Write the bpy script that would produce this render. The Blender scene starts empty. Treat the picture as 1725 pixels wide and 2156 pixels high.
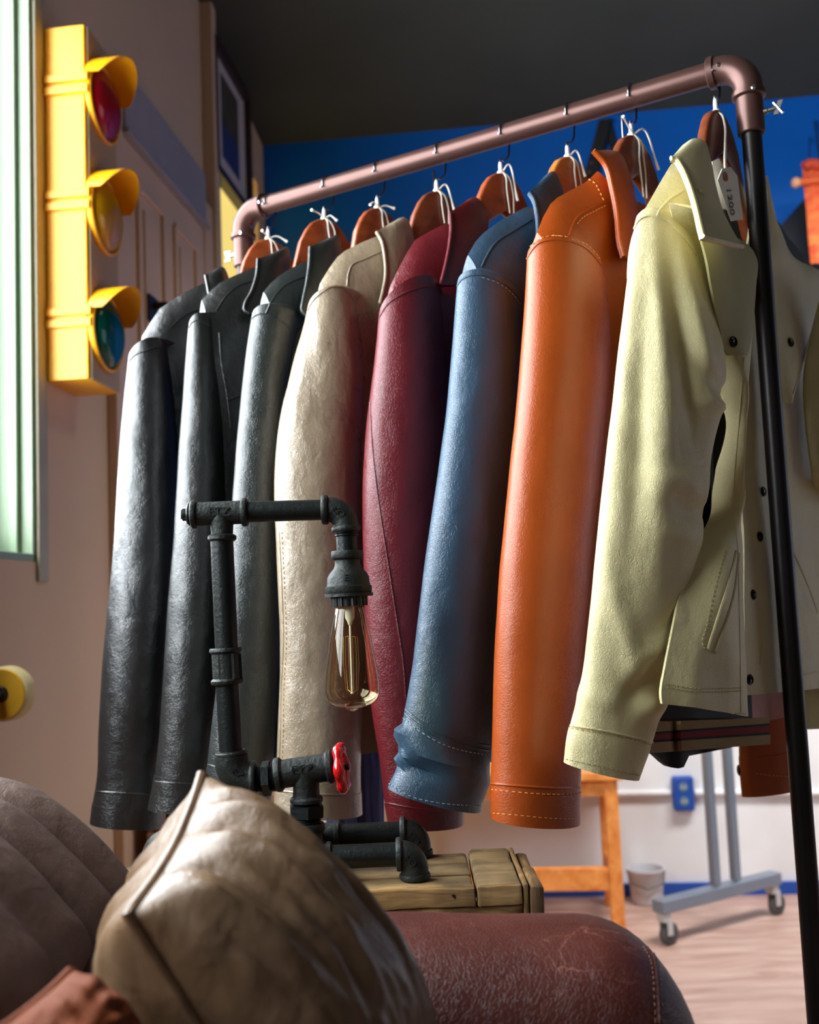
import bpy, bmesh, math, random
from mathutils import Vector as V, Matrix, noise
from mathutils.bvhtree import BVHTree
random.seed(7)
S = bpy.context.scene
COL = S.collection
R = math.radians
# ------------------------------------------------------------------ camera
F, CX, CY = 2200.0, 862.5, 1078.0
PITCH, ROLL = R(5.3), R(2.4)
fw = V((0, math.cos(PITCH), math.sin(PITCH)))
u0 = V((0, -math.sin(PITCH), math.cos(PITCH)))
r0 = V((1, 0, 0))
rt = r0 * math.cos(ROLL) - u0 * math.sin(ROLL)
up = u0 * math.cos(ROLL) + r0 * math.sin(ROLL)
CAM = V((0, 0, 1.1))
cd = bpy.data.cameras.new('camera')
cam = bpy.data.objects.new('camera', cd)
COL.objects.link(cam)
m = Matrix((rt, up, -fw)).transposed().to_4x4()
m.translation = CAM
cam.matrix_world = m
cd.sensor_fit = 'HORIZONTAL'; cd.sensor_width = 36.0
cd.lens = F / 1725.0 * 36.0
cd.clip_start = 0.05
cd.dof.use_dof = True; cd.dof.focus_distance = 1.06; cd.dof.aperture_fstop = 7.5
S.camera = cam
S.view_settings.view_transform = 'Standard'
S.view_settings.look = 'None'
S.view_settings.gamma = 1.0
S.view_settings.use_curve_mapping = False
S.view_settings.exposure = 0.0
S.cycles.max_bounces = 6
S.cycles.diffuse_bounces = 4
S.cycles.glossy_bounces = 4
S.cycles.transparent_max_bounces = 8
S.cycles.caustics_reflective = False
S.cycles.caustics_refractive = False
S.cycles.use_denoising = True
# ------------------------------------------------------------------ light levels
WIN_LEFT, WIN_FRONT, WIN_RIGHT, WARM_GLOW = 17.5, 0.35, 2.2, 0.95
w = bpy.data.worlds.new('world'); S.world = w; w.use_nodes = True
w.node_tree.nodes['Background'].inputs[0].default_value = (.55, .65, .8, 1)
w.node_tree.nodes['Background'].inputs[1].default_value = 0.5

def area(name, loc, target, sx, sy, power, color, spread=180):
    d = bpy.data.lights.new(name, 'AREA'); d.shape = 'RECTANGLE'; d.size = sx; d.size_y = sy
    d.energy = power; d.color = color; d.spread = R(spread)
    o = bpy.data.objects.new(name, d); COL.objects.link(o)
    o.location = loc
    o.rotation_euler = (V(target) - V(loc)).to_track_quat('-Z', 'Y').to_euler()
    return o

area('back_wall_fill', (1.5, 2.45, 2.95), (1.2, 3.85, .1), 1.8, .4, 44, (1, .98, .96), 105)  # unseen light with no fixture, added to brighten back wall and floor
# ------------------------------------------------------------------ pixel helpers
def ray(px, py): return fw + rt * ((px - CX) / F) + up * ((CY - py) / F)
def at(px, py, Y):
    d = ray(px, py); return CAM + d * (Y / d.y)
def atz(px, py, z):
    d = ray(px, py); return CAM + d * ((z - CAM.z) / d.z)
def onplane(px, py, P, N):
    d = ray(px, py); return CAM + d * ((P - CAM).dot(N) / d.dot(N))
def proj(P):
    v = V(P) - CAM; k = v.dot(fw); return (CX + F * v.dot(rt) / k, CY - F * v.dot(up) / k)

# ------------------------------------------------------------------ materials
def newmat(name):
    mt = bpy.data.materials.new(name); mt.use_nodes = True
    nt = mt.node_tree; b = nt.nodes['Principled BSDF']
    return mt, nt, b
def lin(c):
    return tuple((x / 12.92 if x <= .04045 else ((x + .055) / 1.055) ** 2.4) for x in [q / 255.0 for q in c]) + (1,)
def sock(b, n, v):
    if n in b.inputs: b.inputs[n].default_value = v
def plain(name, rgb, rough=.5, metal=0, spec=.5, var=.0, vscale=20, bump=0, bscale=100, stretch=(1, 1, 1), detail=4, col2=None, coat=0):
    mt, nt, b = newmat(name)
    c = lin(rgb)
    sock(b, 'Roughness', rough); sock(b, 'Metallic', metal); sock(b, 'Specular IOR Level', spec); sock(b, 'Coat Weight', coat)
    b.inputs['Base Color'].default_value = c
    tc = nt.nodes.new('ShaderNodeTexCoord'); mp = nt.nodes.new('ShaderNodeMapping'); mp.inputs['Scale'].default_value = stretch
    nt.links.new(tc.outputs['Object'], mp.inputs[0])
    if var or col2:
        n = nt.nodes.new('ShaderNodeTexNoise'); n.inputs['Scale'].default_value = vscale; n.inputs['Detail'].default_value = detail
        nt.links.new(mp.outputs[0], n.inputs[0])
        rp = nt.nodes.new('ShaderNodeValToRGB'); rp.color_ramp.elements[0].position = .3; rp.color_ramp.elements[1].position = .7
        if col2:
            rp.color_ramp.elements[0].color = c; rp.color_ramp.elements[1].color = lin(col2)
        else:
            rp.color_ramp.elements[0].color = tuple(x * (1 - var) for x in c[:3]) + (1,)
            rp.color_ramp.elements[1].color = tuple(min(1, x * (1 + var)) for x in c[:3]) + (1,)
        nt.links.new(n.outputs[0], rp.inputs[0]); nt.links.new(rp.outputs[0], b.inputs['Base Color'])
    if bump:
        n2 = nt.nodes.new('ShaderNodeTexNoise'); n2.inputs['Scale'].default_value = bscale; n2.inputs['Detail'].default_value = 5
        nt.links.new(mp.outputs[0], n2.inputs[0])
        bp = nt.nodes.new('ShaderNodeBump'); bp.inputs['Strength'].default_value = bump; bp.inputs['Distance'].default_value = .002
        nt.links.new(n2.outputs[0], bp.inputs['Height']); nt.links.new(bp.outputs[0], b.inputs['Normal'])
    return mt
def leather(name, rgb, rough=.42, spec=.5, pebble=.5, crease=.35, scale=1.0, var=.1, wear=None, sheen=0):
    mt, nt, b = newmat(name)
    c = lin(rgb)
    sock(b, 'Specular IOR Level', spec)
    L = nt.links.new; N = nt.nodes.new
    tc = N('ShaderNodeTexCoord')
    n0 = N('ShaderNodeTexNoise'); n0.inputs['Scale'].default_value = 14; n0.inputs['Detail'].default_value = 5
    L(tc.outputs['Object'], n0.inputs[0])
    rp = N('ShaderNodeValToRGB'); rp.color_ramp.elements[0].position = .3; rp.color_ramp.elements[1].position = .72
    rp.color_ramp.elements[0].color = tuple(x * (1 - var) for x in c[:3]) + (1,)
    rp.color_ramp.elements[1].color = tuple(min(1, x * (1 + var)) for x in c[:3]) + (1,)
    L(n0.outputs[0], rp.inputs[0])
    colout = rp.outputs[0]
    rr = N('ShaderNodeMapRange'); rr.inputs['To Min'].default_value = rough - .06; rr.inputs['To Max'].default_value = rough + .08
    L(n0.outputs[0], rr.inputs[0]); L(rr.outputs[0], b.inputs['Roughness'])
    vo = N('ShaderNodeTexVoronoi'); vo.feature = 'DISTANCE_TO_EDGE'; vo.inputs['Scale'].default_value = 330 * scale
    nw = N('ShaderNodeTexNoise'); nw.inputs['Scale'].default_value = 60; nw.inputs['Detail'].default_value = 3
    L(tc.outputs['Object'], nw.inputs[0])
    mx = N('ShaderNodeMix'); mx.data_type = 'VECTOR'; mx.inputs[0].default_value = .012
    L(tc.outputs['Object'], mx.inputs[4]); L(nw.outputs['Color'], mx.inputs[5]); L(mx.outputs[1], vo.inputs['Vector'])
    cl = N('ShaderNodeMath'); cl.operation = 'MINIMUM'; cl.inputs[1].default_value = .12
    L(vo.outputs['Distance'], cl.inputs[0])
    b1 = N('ShaderNodeBump'); b1.inputs['Strength'].default_value = pebble; b1.inputs['Distance'].default_value = .004
    L(cl.outputs[0], b1.inputs['Height'])
    mp = N('ShaderNodeMapping'); mp.inputs['Scale'].default_value = (1, 1, .75); L(tc.outputs['Object'], mp.inputs[0])
    n2 = N('ShaderNodeTexNoise'); n2.inputs['Scale'].default_value = 45; n2.inputs['Detail'].default_value = 6; n2.inputs['Distortion'].default_value = .25
    L(mp.outputs[0], n2.inputs[0])
    b2 = N('ShaderNodeBump'); b2.inputs['Strength'].default_value = crease; b2.inputs['Distance'].default_value = .006
    L(n2.outputs[0], b2.inputs['Height']); L(b1.outputs[0], b2.inputs['Normal']); L(b2.outputs[0], b.inputs['Normal'])
    if wear:
        vs = N('ShaderNodeTexVoronoi'); vs.feature = 'DISTANCE_TO_EDGE'; vs.inputs['Scale'].default_value = 26
        mp2 = N('ShaderNodeMapping'); mp2.inputs['Scale'].default_value = (1, 1, .5); mp2.inputs['Rotation'].default_value = (.4, .7, .3)
        nd = N('ShaderNodeTexNoise'); nd.inputs['Scale'].default_value = 14; nd.inputs['Detail'].default_value = 6
        L(tc.outputs['Object'], nd.inputs[0])
        m3 = N('ShaderNodeMix'); m3.data_type = 'VECTOR'; m3.inputs[0].default_value = .12
        L(tc.outputs['Object'], m3.inputs[4]); L(nd.outputs['Color'], m3.inputs[5]); L(m3.outputs[1], mp2.inputs[0]); L(mp2.outputs[0], vs.inputs['Vector'])
        r2 = N('ShaderNodeValToRGB'); r2.color_ramp.elements[0].position = 0; r2.color_ramp.elements[0].color = (1, 1, 1, 1)
        r2.color_ramp.elements[1].position = .022; r2.color_ramp.elements[1].color = (0, 0, 0, 1)
        L(vs.outputs['Distance'], r2.inputs[0])
        mu = N('ShaderNodeMath'); mu.operation = 'MULTIPLY'
        r4 = N('ShaderNodeMapRange'); r4.inputs['From Min'].default_value = .45; r4.inputs['From Max'].default_value = .75; r4.inputs['To Max'].default_value = .7
        L(n0.outputs[0], r4.inputs[0]); L(r2.outputs[0], mu.inputs[0]); L(r4.outputs[0], mu.inputs[1])
        mc = N('ShaderNodeMix'); mc.data_type = 'RGBA'; mc.inputs[7].default_value = lin(wear)
        L(mu.outputs[0], mc.inputs[0]); L(colout, mc.inputs[6]); colout = mc.outputs[2]
    L(colout, b.inputs['Base Color'])
    return mt
def wood(name, c1, c2, scale=18, axis=(1, 14, 14), rough=.5, bump=.2, dark=None, spec=.4):
    mt, nt, b = newmat(name); L = nt.links.new; N = nt.nodes.new
    sock(b, 'Roughness', rough); sock(b, 'Specular IOR Level', spec)
    tc = N('ShaderNodeTexCoord'); mp = N('ShaderNodeMapping'); mp.inputs['Scale'].default_value = axis
    L(tc.outputs['Object'], mp.inputs[0])
    n = N('ShaderNodeTexNoise'); n.inputs['Scale'].default_value = scale; n.inputs['Detail'].default_value = 8; n.inputs['Distortion'].default_value = .6
    L(mp.outputs[0], n.inputs[0])
    rp = N('ShaderNodeValToRGB'); rp.color_ramp.elements[0].position = .32; rp.color_ramp.elements[1].position = .68
    rp.color_ramp.elements[0].color = lin(c1); rp.color_ramp.elements[1].color = lin(c2)
    L(n.outputs[0], rp.inputs[0]); out = rp.outputs[0]
    if dark:
        n3 = N('ShaderNodeTexNoise'); n3.inputs['Scale'].default_value = 9; n3.inputs['Detail'].default_value = 6
        L(tc.outputs['Object'], n3.inputs[0])
        r3 = N('ShaderNodeValToRGB'); r3.color_ramp.elements[0].position = .42; r3.color_ramp.elements[1].position = .62
        L(n3.outputs[0], r3.inputs[0])
        mc = N('ShaderNodeMix'); mc.data_type = 'RGBA'; mc.inputs[7].default_value = lin(dark)
        L(r3.outputs[0], mc.inputs[0]); L(out, mc.inputs[6]); out = mc.outputs[2]
    L(out, b.inputs['Base Color'])
    bp = N('ShaderNodeBump'); bp.inputs['Strength'].default_value = bump; bp.inputs['Distance'].default_value = .004
    L(n.outputs[0], bp.inputs['Height']); L(bp.outputs[0], b.inputs['Normal'])
    return mt
def emit(name, rgb, strength):
    mt, nt, b = newmat(name)
    b.inputs['Base Color'].default_value = (0, 0, 0, 1)
    b.inputs['Emission Color'].default_value = lin(rgb); b.inputs['Emission Strength'].default_value = strength
    return mt

# ------------------------------------------------------------------ mesh helpers
def tag(o, label=None, cat=None, group=None, kind=None):
    if label: o['label'] = label
    if cat: o['category'] = cat
    if group: o['group'] = group
    if kind: o['kind'] = kind
    return o
def thing(name, label, cat, loc=(0, 0, 0), group=None):
    o = bpy.data.objects.new(name, None); COL.objects.link(o); o.location = loc; o.empty_display_size = .05
    return tag(o, label, cat, group)
def mk(name, bm_or_data, mat, parent=None, smooth=True, angle=40, label=None):
    me = bpy.data.meshes.new(name)
    if isinstance(bm_or_data, tuple):
        vs, fs = bm_or_data
        me.from_pydata([tuple(v) for v in vs], [], fs)
        b = bmesh.new(); b.from_mesh(me)
    else:
        b = bm_or_data
    bmesh.ops.recalc_face_normals(b, faces=b.faces)
    b.to_mesh(me); b.free()
    for m_ in (mat if isinstance(mat, (list, tuple)) else [mat]): me.materials.append(m_)
    if smooth:
        me.polygons.foreach_set('use_smooth', [True] * len(me.polygons))
        me.set_sharp_from_angle(angle=R(angle))
    o = bpy.data.objects.new(name, me); COL.objects.link(o)
    if parent:
        o.parent = parent
        p = parent.location.copy() if parent.type == 'EMPTY' else V((0, 0, 0))
        o.matrix_parent_inverse = Matrix.Translation(-p)
    if label: o['label'] = label
    return o
class MB:
    """collects shapes into one mesh"""
    def __init__(s): s.v = []; s.f = []
    def add(s, vs, fs):
        k = len(s.v); s.v += [V(v) for v in vs]; s.f += [[i + k for i in f] for f in fs]; return s
    def loft(s, rings, closed=True, caps=True):
        n = len(rings[0]); vs = [p for r_ in rings for p in r_]; fs = []
        for i in range(len(rings) - 1):
            for j in range(n if closed else n - 1):
                a = i * n + j; b_ = i * n + (j + 1) % n
                fs.append([a, b_, b_ + n, a + n])
        if caps and closed:
            fs.append(list(range(n))[::-1]); fs.append([(len(rings) - 1) * n + j for j in range(n)])
        return s.add(vs, fs)
    def box(s, c, size, ax=None):
        ax = ax or (V((1, 0, 0)), V((0, 1, 0)), V((0, 0, 1)))
        c = V(c); h = [q / 2 for q in size]
        P = lambda i, j, k: c + ax[0] * (i * h[0]) + ax[1] * (j * h[1]) + ax[2] * (k * h[2])
        vs = [P(i, j, k) for k in (-1, 1) for (i, j) in ((-1, -1), (1, -1), (1, 1), (-1, 1))]
        return s.add(vs, [[3, 2, 1, 0], [4, 5, 6, 7], [0, 1, 5, 4], [1, 2, 6, 5], [2, 3, 7, 6], [3, 0, 4, 7]])
    def tube(s, pts, r, n=10, caps=True, flat=1.0, nrm=None):
        pts = [V(p) for p in pts]; rs = r if isinstance(r, (list, tuple)) else [r] * len(pts)
        rings = []; prev = None
        for i, p in enumerate(pts):
            t = (pts[min(i + 1, len(pts) - 1)] - pts[max(i - 1, 0)])
            if t.length < 1e-9: t = V((0, 0, 1))
            t.normalize()
            if prev is None:
                ref = nrm if nrm else (V((0, 0, 1)) if abs(t.z) < .9 else V((1, 0, 0)))
                a = ref.cross(t).normalized()
            else:
                a = (prev - t * prev.dot(t)).normalized()
            prev = a; b_ = t.cross(a)
            rings.append([p + (a * math.cos(2 * math.pi * k / n) + b_ * (flat * math.sin(2 * math.pi * k / n))) * rs[i] for k in range(n)])
        return s.loft(rings, True, caps)
    def lathe(s, p0, p1, prof, n=24, phase=0, caps=True, ngon=None):
        """prof: (t in metres along p0->p1, radius)"""
        p0 = V(p0); t = (V(p1) - p0).normalized()
        ref = V((0, 0, 1)) if abs(t.z) < .9 else V((0, 1, 0))
        a = ref.cross(t).normalized(); b_ = t.cross(a)
        rings = [[p0 + t * d + (a * math.cos(2 * math.pi * k / n + phase) + b_ * math.sin(2 * math.pi * k / n + phase)) * max(r_, 1e-5) for k in range(n)] for d, r_ in prof]
        return s.loft(rings, True, caps)
    def prism(s, poly, off):
        """polygon (list of V) extruded by off"""
        n = len(poly); off = V(off)
        vs = list(poly) + [p + off for p in poly]
        fs = [list(range(n))[::-1], list(range(n, 2 * n))] + [[i, (i + 1) % n, (i + 1) % n + n, i + n] for i in range(n)]
        return s.add(vs, fs)
    def shell(s, grid, nrm_off):
        """grid of points (rows x cols) -> closed thick sheet, offset vector(s) nrm_off per point or constant"""
        nr, nc = len(grid), len(grid[0])
        # per-point normals
        def N(i, j):
            a = grid[min(i + 1, nr - 1)][j] - grid[max(i - 1, 0)][j]; b_ = grid[i][min(j + 1, nc - 1)] - grid[i][max(j - 1, 0)]
            c = a.cross(b_)
            return c.normalized() if c.length > 1e-12 else V((0, -1, 0))
        back = [[grid[i][j] - N(i, j) * nrm_off for j in range(nc)] for i in range(nr)]
        vs = [p for r_ in grid for p in r_] + [p for r_ in back for p in r_]; o = nr * nc; fs = []
        for i in range(nr - 1):
            for j in range(nc - 1):
                a = i * nc + j; q = [a, a + 1, a + nc + 1, a + nc]
                fs.append(q); fs.append([x + o for x in q[::-1]])
        edge = [(0, j) for j in range(nc)] + [(i, nc - 1) for i in range(1, nr)] + [(nr - 1, j) for j in range(nc - 2, -1, -1)] + [(i, 0) for i in range(nr - 2, 0, -1)]
        ids = [i * nc + j for i, j in edge]
        for k in range(len(ids)):
            a, b_ = ids[k], ids[(k + 1) % len(ids)]
            fs.append([b_, a, a + o, b_ + o])
        return s.add(vs, fs)
    def obj(s, name, mat, parent=None, bevel=0, seg=2, **kw):
        me = bpy.data.meshes.new('t'); me.from_pydata([tuple(v) for v in s.v], [], s.f)
        b = bmesh.new(); b.from_mesh(me); bpy.data.meshes.remove(me)
        bmesh.ops.recalc_face_normals(b, faces=b.faces)
        if bevel:
            es = [e for e in b.edges if len(e.link_faces) == 2 and e.calc_face_angle(0) > R(35)]
            bmesh.ops.bevel(b, geom=es, offset=bevel, segments=seg, affect='EDGES', profile=.5, clamp_overlap=True)
        return mk(name, b, mat, parent, **kw)
def resample(pts, n):
    """n points evenly along a polyline, softly rounded"""
    pts = [tuple(p) for p in pts]; dim = len(pts[0])
    d = [0]
    for a, b_ in zip(pts, pts[1:]): d.append(d[-1] + max(1e-6, math.dist(a, b_)))
    # catmull-rom through the points
    def ev(t):
        s_ = t * d[-1]; i = 0
        while i < len(d) - 2 and d[i + 1] < s_: i += 1
        u = (s_ - d[i]) / (d[i + 1] - d[i])
        p1, p2 = pts[i], pts[i + 1]; p0 = pts[i - 1] if i > 0 else tuple(2 * x - y for x, y in zip(p1, p2)); p3 = pts[i + 2] if i + 2 < len(pts) else tuple(2 * y - x for x, y in zip(p1, p2))
        l0 = d[i] - d[i - 1] if i > 0 else d[i + 1] - d[i]; l1 = d[i + 1] - d[i]; l2 = d[i + 2] - d[i + 1] if i + 2 < len(d) else l1
        out = []
        for k in range(dim):
            m1 = ((p2[k] - p1[k]) / l1 * l0 + (p1[k] - p0[k]) / l0 * l1) / (l0 + l1) * l1
            m2 = ((p3[k] - p2[k]) / l2 * l1 + (p2[k] - p1[k]) / l1 * l2) / (l1 + l2) * l1
            u2, u3 = u * u, u * u * u
            out.append((2 * u3 - 3 * u2 + 1) * p1[k] + (u3 - 2 * u2 + u) * m1 + (-2 * u3 + 3 * u2) * p2[k] + (u3 - u2) * m2)
        return tuple(out)
    return [ev(k / (n - 1)) for k in range(n)]
def lerp(a, b_, t): return a + (b_ - a) * t
def interp(xs, ys, x):
    if x <= xs[0]: return ys[0]
    for i in range(len(xs) - 1):
        if x <= xs[i + 1]: return lerp(ys[i], ys[i + 1], (x - xs[i]) / (xs[i + 1] - xs[i]))
    return ys[-1]
def bvh_of(objs):
    vs, fs = [], []
    for o in objs:
        k = len(vs); vs += [v.co.copy() for v in o.data.vertices]
        fs += [[i + k for i in p.vertices] for p in o.data.polygons]
    return BVHTree.FromPolygons(vs, fs)
def drape(path, bv, n=40, off=.0008):
    """points where the sight lines of a pixel path meet a built surface, with normals"""
    out = []
    for px, py in resample(path, n):
        d = ray(px, py).normalized(); h = bv.ray_cast(CAM, d)
        if h[0] is not None:
            nr = h[1] if h[1].dot(d) < 0 else -h[1]
            out.append((h[0] + nr * off, nr))
    if not out: return out
    ds = sorted((q[0] - CAM).length for q in out); md = ds[len(ds) // 2]
    return [q for q in out if abs((q[0] - CAM).length - md) < .06]
def stitches(paths, bv, dash=.0035, gap=.0025, r=.0005, off=.0006):
    mb = MB()
    for path in paths:
        pts = [p for p, _ in drape(path, bv, 90, off)]
        if len(pts) < 2: continue
        tot = sum((a - b_).length for a, b_ in zip(pts, pts[1:]))
        n = max(2, int(tot / (dash + gap)))
        q = resample(pts, n * 2)
        for k in range(n):
            a, b_ = V(q[2 * k]), V(q[2 * k + 1]) if 2 * k + 1 < len(q) else V(q[-1])
            if (b_ - a).length > 1e-6 and (b_ - a).length < .03: mb.tube([a, b_], r, 5)
    return mb
def seam(paths, bv, r=.0016, off=.0, n=40):
    mb = MB()
    for path in paths:
        pts = [p for p, _ in drape(path, bv, n, off)]
        if len(pts) > 2: mb.tube(pts, r, 6)
    return mb
def text_mesh(txt, size, origin, right, upv, mat, name, parent=None, depth=.0006, label=None):
    cu = bpy.data.curves.new('txt', 'FONT'); cu.body = txt; cu.size = size; cu.align_x = 'CENTER'; cu.align_y = 'CENTER'; cu.extrude = depth
    to = bpy.data.objects.new('txt', cu); COL.objects.link(to)
    dg = bpy.context.evaluated_depsgraph_get()
    me = bpy.data.meshes.new_from_object(to.evaluated_get(dg))
    bpy.data.objects.remove(to); bpy.data.curves.remove(cu)
    right = V(right).normalized(); upv = V(upv).normalized(); nz = right.cross(upv)
    M = Matrix((right, upv, nz)).transposed().to_4x4(); M.translation = V(origin)
    me.transform(M)
    b = bmesh.new(); b.from_mesh(me); bpy.data.meshes.remove(me)
    return mk(name, b, mat, parent, smooth=False, label=label)
# ================================================================== SETTING
YAW = R(6.17)
LW = V((math.sin(YAW), math.cos(YAW), 0)); WW = V((math.cos(YAW), -math.sin(YAW), 0)); Z = V((0, 0, 1))
P_L = at(88, 400, 2.17); P_L.z = 0
def wl(px, py, off=0.0): return onplane(px, py, P_L + WW * off, WW)       # a point on the left wall
C0 = wl(565, 700); C0.z = 0                                              # foot of the room corner
def lcoord(p): return (V(p) - C0).dot(LW)
def wcoord(p): return (V(p) - C0).dot(WW)
def wp(l, w_, z): return C0 + LW * l + WW * w_ + Z * z
AXL = (LW, WW, Z)
def wb(px, py, off=0.0): return onplane(px, py, C0 - LW * off, LW)        # a point on the back wall
HC = 3.02
L_END, W_END = -7.0, 5.2
m_wall = plain('wall_paint', (204, 174, 146), .75, var=.06, vscale=3, bump=.25, bscale=9, spec=.3)
m_blue = plain('blue_wall_paint', (0, 98, 198), .6, var=.05, vscale=4, bump=.15, bscale=30, spec=.3)
m_white = plain('white_wall_paint', (228, 228, 230), .6, var=.05, vscale=5, bump=.2, bscale=14, spec=.3)
m_dim = plain('dim_shop_wall', (96, 88, 80), .7, var=.06, vscale=4)
m_ceil = plain('ceiling_paint', (64, 66, 58), .7, var=.12, vscale=2.5, spec=.3)
m_floor = wood('worn_floor_boards', (164, 130, 116), (196, 166, 152), scale=5, axis=(.9, 4, 1), rough=.45, bump=.1)
m_green = plain('pale_green_trim', (134, 152, 124), .45, var=.05, vscale=12, bump=.1, bscale=20)
m_cream = plain('door_paint', (208, 174, 144), .5, var=.05, vscale=6)
m_bluegrey = plain('blue_grey_trim', (150, 142, 146), .6, var=.08, vscale=8)
m_base = plain('blue_baseboard', (22, 72, 160), .5)

wl1 = lcoord(wl(75, 1100)); sill = wl(75, 1183).z
WIN1 = (wl1 - 2.35, wl1, sill, 2.72)
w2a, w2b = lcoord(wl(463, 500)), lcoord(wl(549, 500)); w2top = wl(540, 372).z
GLOW_HOLE = (w2a, w2b, .25, w2top)  # opening for the added warm glowing pane
T = .16
def wall_boxes(l0, l1, z0, z1, holes):
    mb = MB(); cuts = sorted(holes); cur = l0
    def bx(a, b_, c, d):
        if b_ - a > 1e-4 and d - c > 1e-4: mb.box(wp((a + b_) / 2, -T / 2, (c + d) / 2), (b_ - a, T, d - c), AXL)
    for (a, b_, c, d) in cuts:
        bx(cur, a, z0, z1); bx(a, b_, z0, c); bx(a, b_, d, z1); cur = b_
    bx(cur, l1, z0, z1)
    return mb
tag(wall_boxes(L_END, 0, 0, 3.6, [WIN1, GLOW_HOLE]).obj('wall_left', m_wall, smooth=False), kind='structure')
zsplit = 1.12
mb = MB(); mb.box(wp(.08, W_END / 2 - .08, (zsplit + 3.6) / 2), (T, W_END + .16, 3.6 - zsplit), AXL)
tag(mb.obj('wall_back', m_blue, smooth=False), kind='structure')
mb = MB(); mb.box(wp(.08, W_END / 2 - .08, zsplit / 2), (T, W_END + .16, zsplit), AXL)
tag(mb.obj('wall_back_lower', m_white, smooth=False), kind='structure')
# right and front walls with windows
WINR = (-2.0, -.3, .5, 2.6)
mb = MB()
def rx(a, b_, c, d): mb.box(wp((a + b_) / 2, W_END + T / 2, (c + d) / 2), (b_ - a, T, d - c), AXL)
rx(L_END, WINR[0], 0, 3.6); rx(WINR[1], 0, 0, 3.6); rx(WINR[0], WINR[1], 0, WINR[2]); rx(WINR[0], WINR[1], WINR[3], 3.6)
tag(mb.obj('wall_right', m_dim, smooth=False), kind='structure')
WINF = (.15, 2.2, .9, 2.7)
mb = MB()
def fx(a, b_, c, d): mb.box(wp(L_END - T / 2, (a + b_) / 2, (c + d) / 2), (T, b_ - a, d - c), AXL)
fx(-.16, WINF[0], 0, 3.6); fx(WINF[1], W_END + .16, 0, 3.6); fx(WINF[0], WINF[1], 0, WINF[2]); fx(WINF[0], WINF[1], WINF[3], 3.6)
tag(mb.obj('wall_front', m_dim, smooth=False), kind='structure')
mb = MB(); mb.box(wp(L_END / 2, W_END / 2, -.05), (7.32, W_END + .32, .1), AXL)
tag(mb.obj('floor', m_floor, smooth=False), kind='structure')
# ceiling: falls a little towards the back wall
mb = MB()
zc = lambda l: HC + .155 * (-l)
cv = [wp(.0, -.0, zc(0)), wp(.0, W_END, zc(0)), wp(-3.2, W_END, zc(-3.2)), wp(-3.2, 0, zc(-3.2))]
cv = [wp(.1, -.1, zc(0)), wp(.1, W_END + .1, zc(0)), wp(-3.2, W_END + .1, zc(-3.2)), wp(-3.2, -.1, zc(-3.2))]
mb.prism(cv, V((0, 0, .1)))
cv = [wp(-3.2, -.1, zc(-3.2)), wp(-3.2, W_END + .1, zc(-3.2)), wp(L_END, W_END + .1, zc(-3.2)), wp(L_END, -.1, zc(-3.2))]
mb.prism(cv, V((0, 0, .1)))
tag(mb.obj('ceiling', m_ceil, smooth=False), kind='structure')
mb = MB(); mb.box(wp(-.008, W_END / 2, .022), (.016, W_END, .044), AXL)
tag(mb.obj('baseboard_back', m_base, smooth=False), kind='structure')
mb = MB(); mb.box(wp((lcoord(wl(240, 600)) + WIN1[0]) / 2 - .6, .007, .05), (3.4, .014, .1), AXL)
tag(mb.obj('baseboard_left', m_cream, smooth=False), kind='structure')
# the daylight behind the panes; the warm one is an added glow
m_sky = emit('daylit_pane', (232, 240, 246), WIN_LEFT)
m_skyf = emit('daylit_front_pane', (225, 235, 255), WIN_FRONT)
m_skyr = emit('daylit_right_pane', (225, 235, 255), WIN_RIGHT)
m_warm = emit('warm_glow_pane', (255, 226, 128), WARM_GLOW)
# window_1: deep jamb with stepped frame, panes
def window(name, frame_fn, pane_fn, fm, pm):
    fo = frame_fn().obj(name, fm, bevel=.002, smooth=False); tag(fo, kind='structure')
    pane_fn().obj('window_pane', pm, fo, smooth=False)
    return fo
def f1():
    a, b_, c, d = WIN1; mb = MB()
    for (l, ww, dl, dw) in ((b_ - .006, -.045, .012, .09), (b_ - .03, -.115, .06, .05), (a + .006, -.045, .012, .09), (a + .03, -.115, .06, .05)):
        mb.box(wp(l, ww, (c + d) / 2), (dl, dw, d - c), AXL)
    mb.box(wp(b_ - .016, -.035, (c + d) / 2), (.02, .016, d - c), AXL)
    mb.box(wp((a + b_) / 2, -.115, c + .03), (b_ - a, .05, .06), AXL); mb.box(wp((a + b_) / 2, -.115, d - .03), (b_ - a, .05, .06), AXL)
    mb.box(wp((a + b_) / 2, -.07, c + .008), (b_ - a, .14, .016), AXL)
    for k in (1, 2, 3): mb.box(wp(lerp(a, b_, k / 4), -.115, (c + d) / 2), (.035, .04, d - c), AXL)
    return mb
def p1():
    a, b_, c, d = WIN1; mb = MB(); mb.box(wp((a + b_) / 2, -.135, (c + d) / 2), (b_ - a, .006, d - c), AXL); return mb
window('window_1', f1, p1, m_green, m_sky)
mb = MB(); a, b_, c, d = WIN1
m_trim = plain('grey_green_casing', (168, 160, 138), .6, var=.08, vscale=14)
mb.box(wp(b_ + .022, .004, (c + d) / 2 - .01), (.044, .008, d - c + .06), AXL)
tag(mb.obj('trim_1', m_trim, bevel=.002, smooth=False), kind='structure')
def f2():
    a, b_, c, d = GLOW_HOLE; mb = MB()
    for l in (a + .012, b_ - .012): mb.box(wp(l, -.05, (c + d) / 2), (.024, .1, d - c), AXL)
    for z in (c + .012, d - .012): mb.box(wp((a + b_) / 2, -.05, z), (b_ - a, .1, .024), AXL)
    return mb
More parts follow.
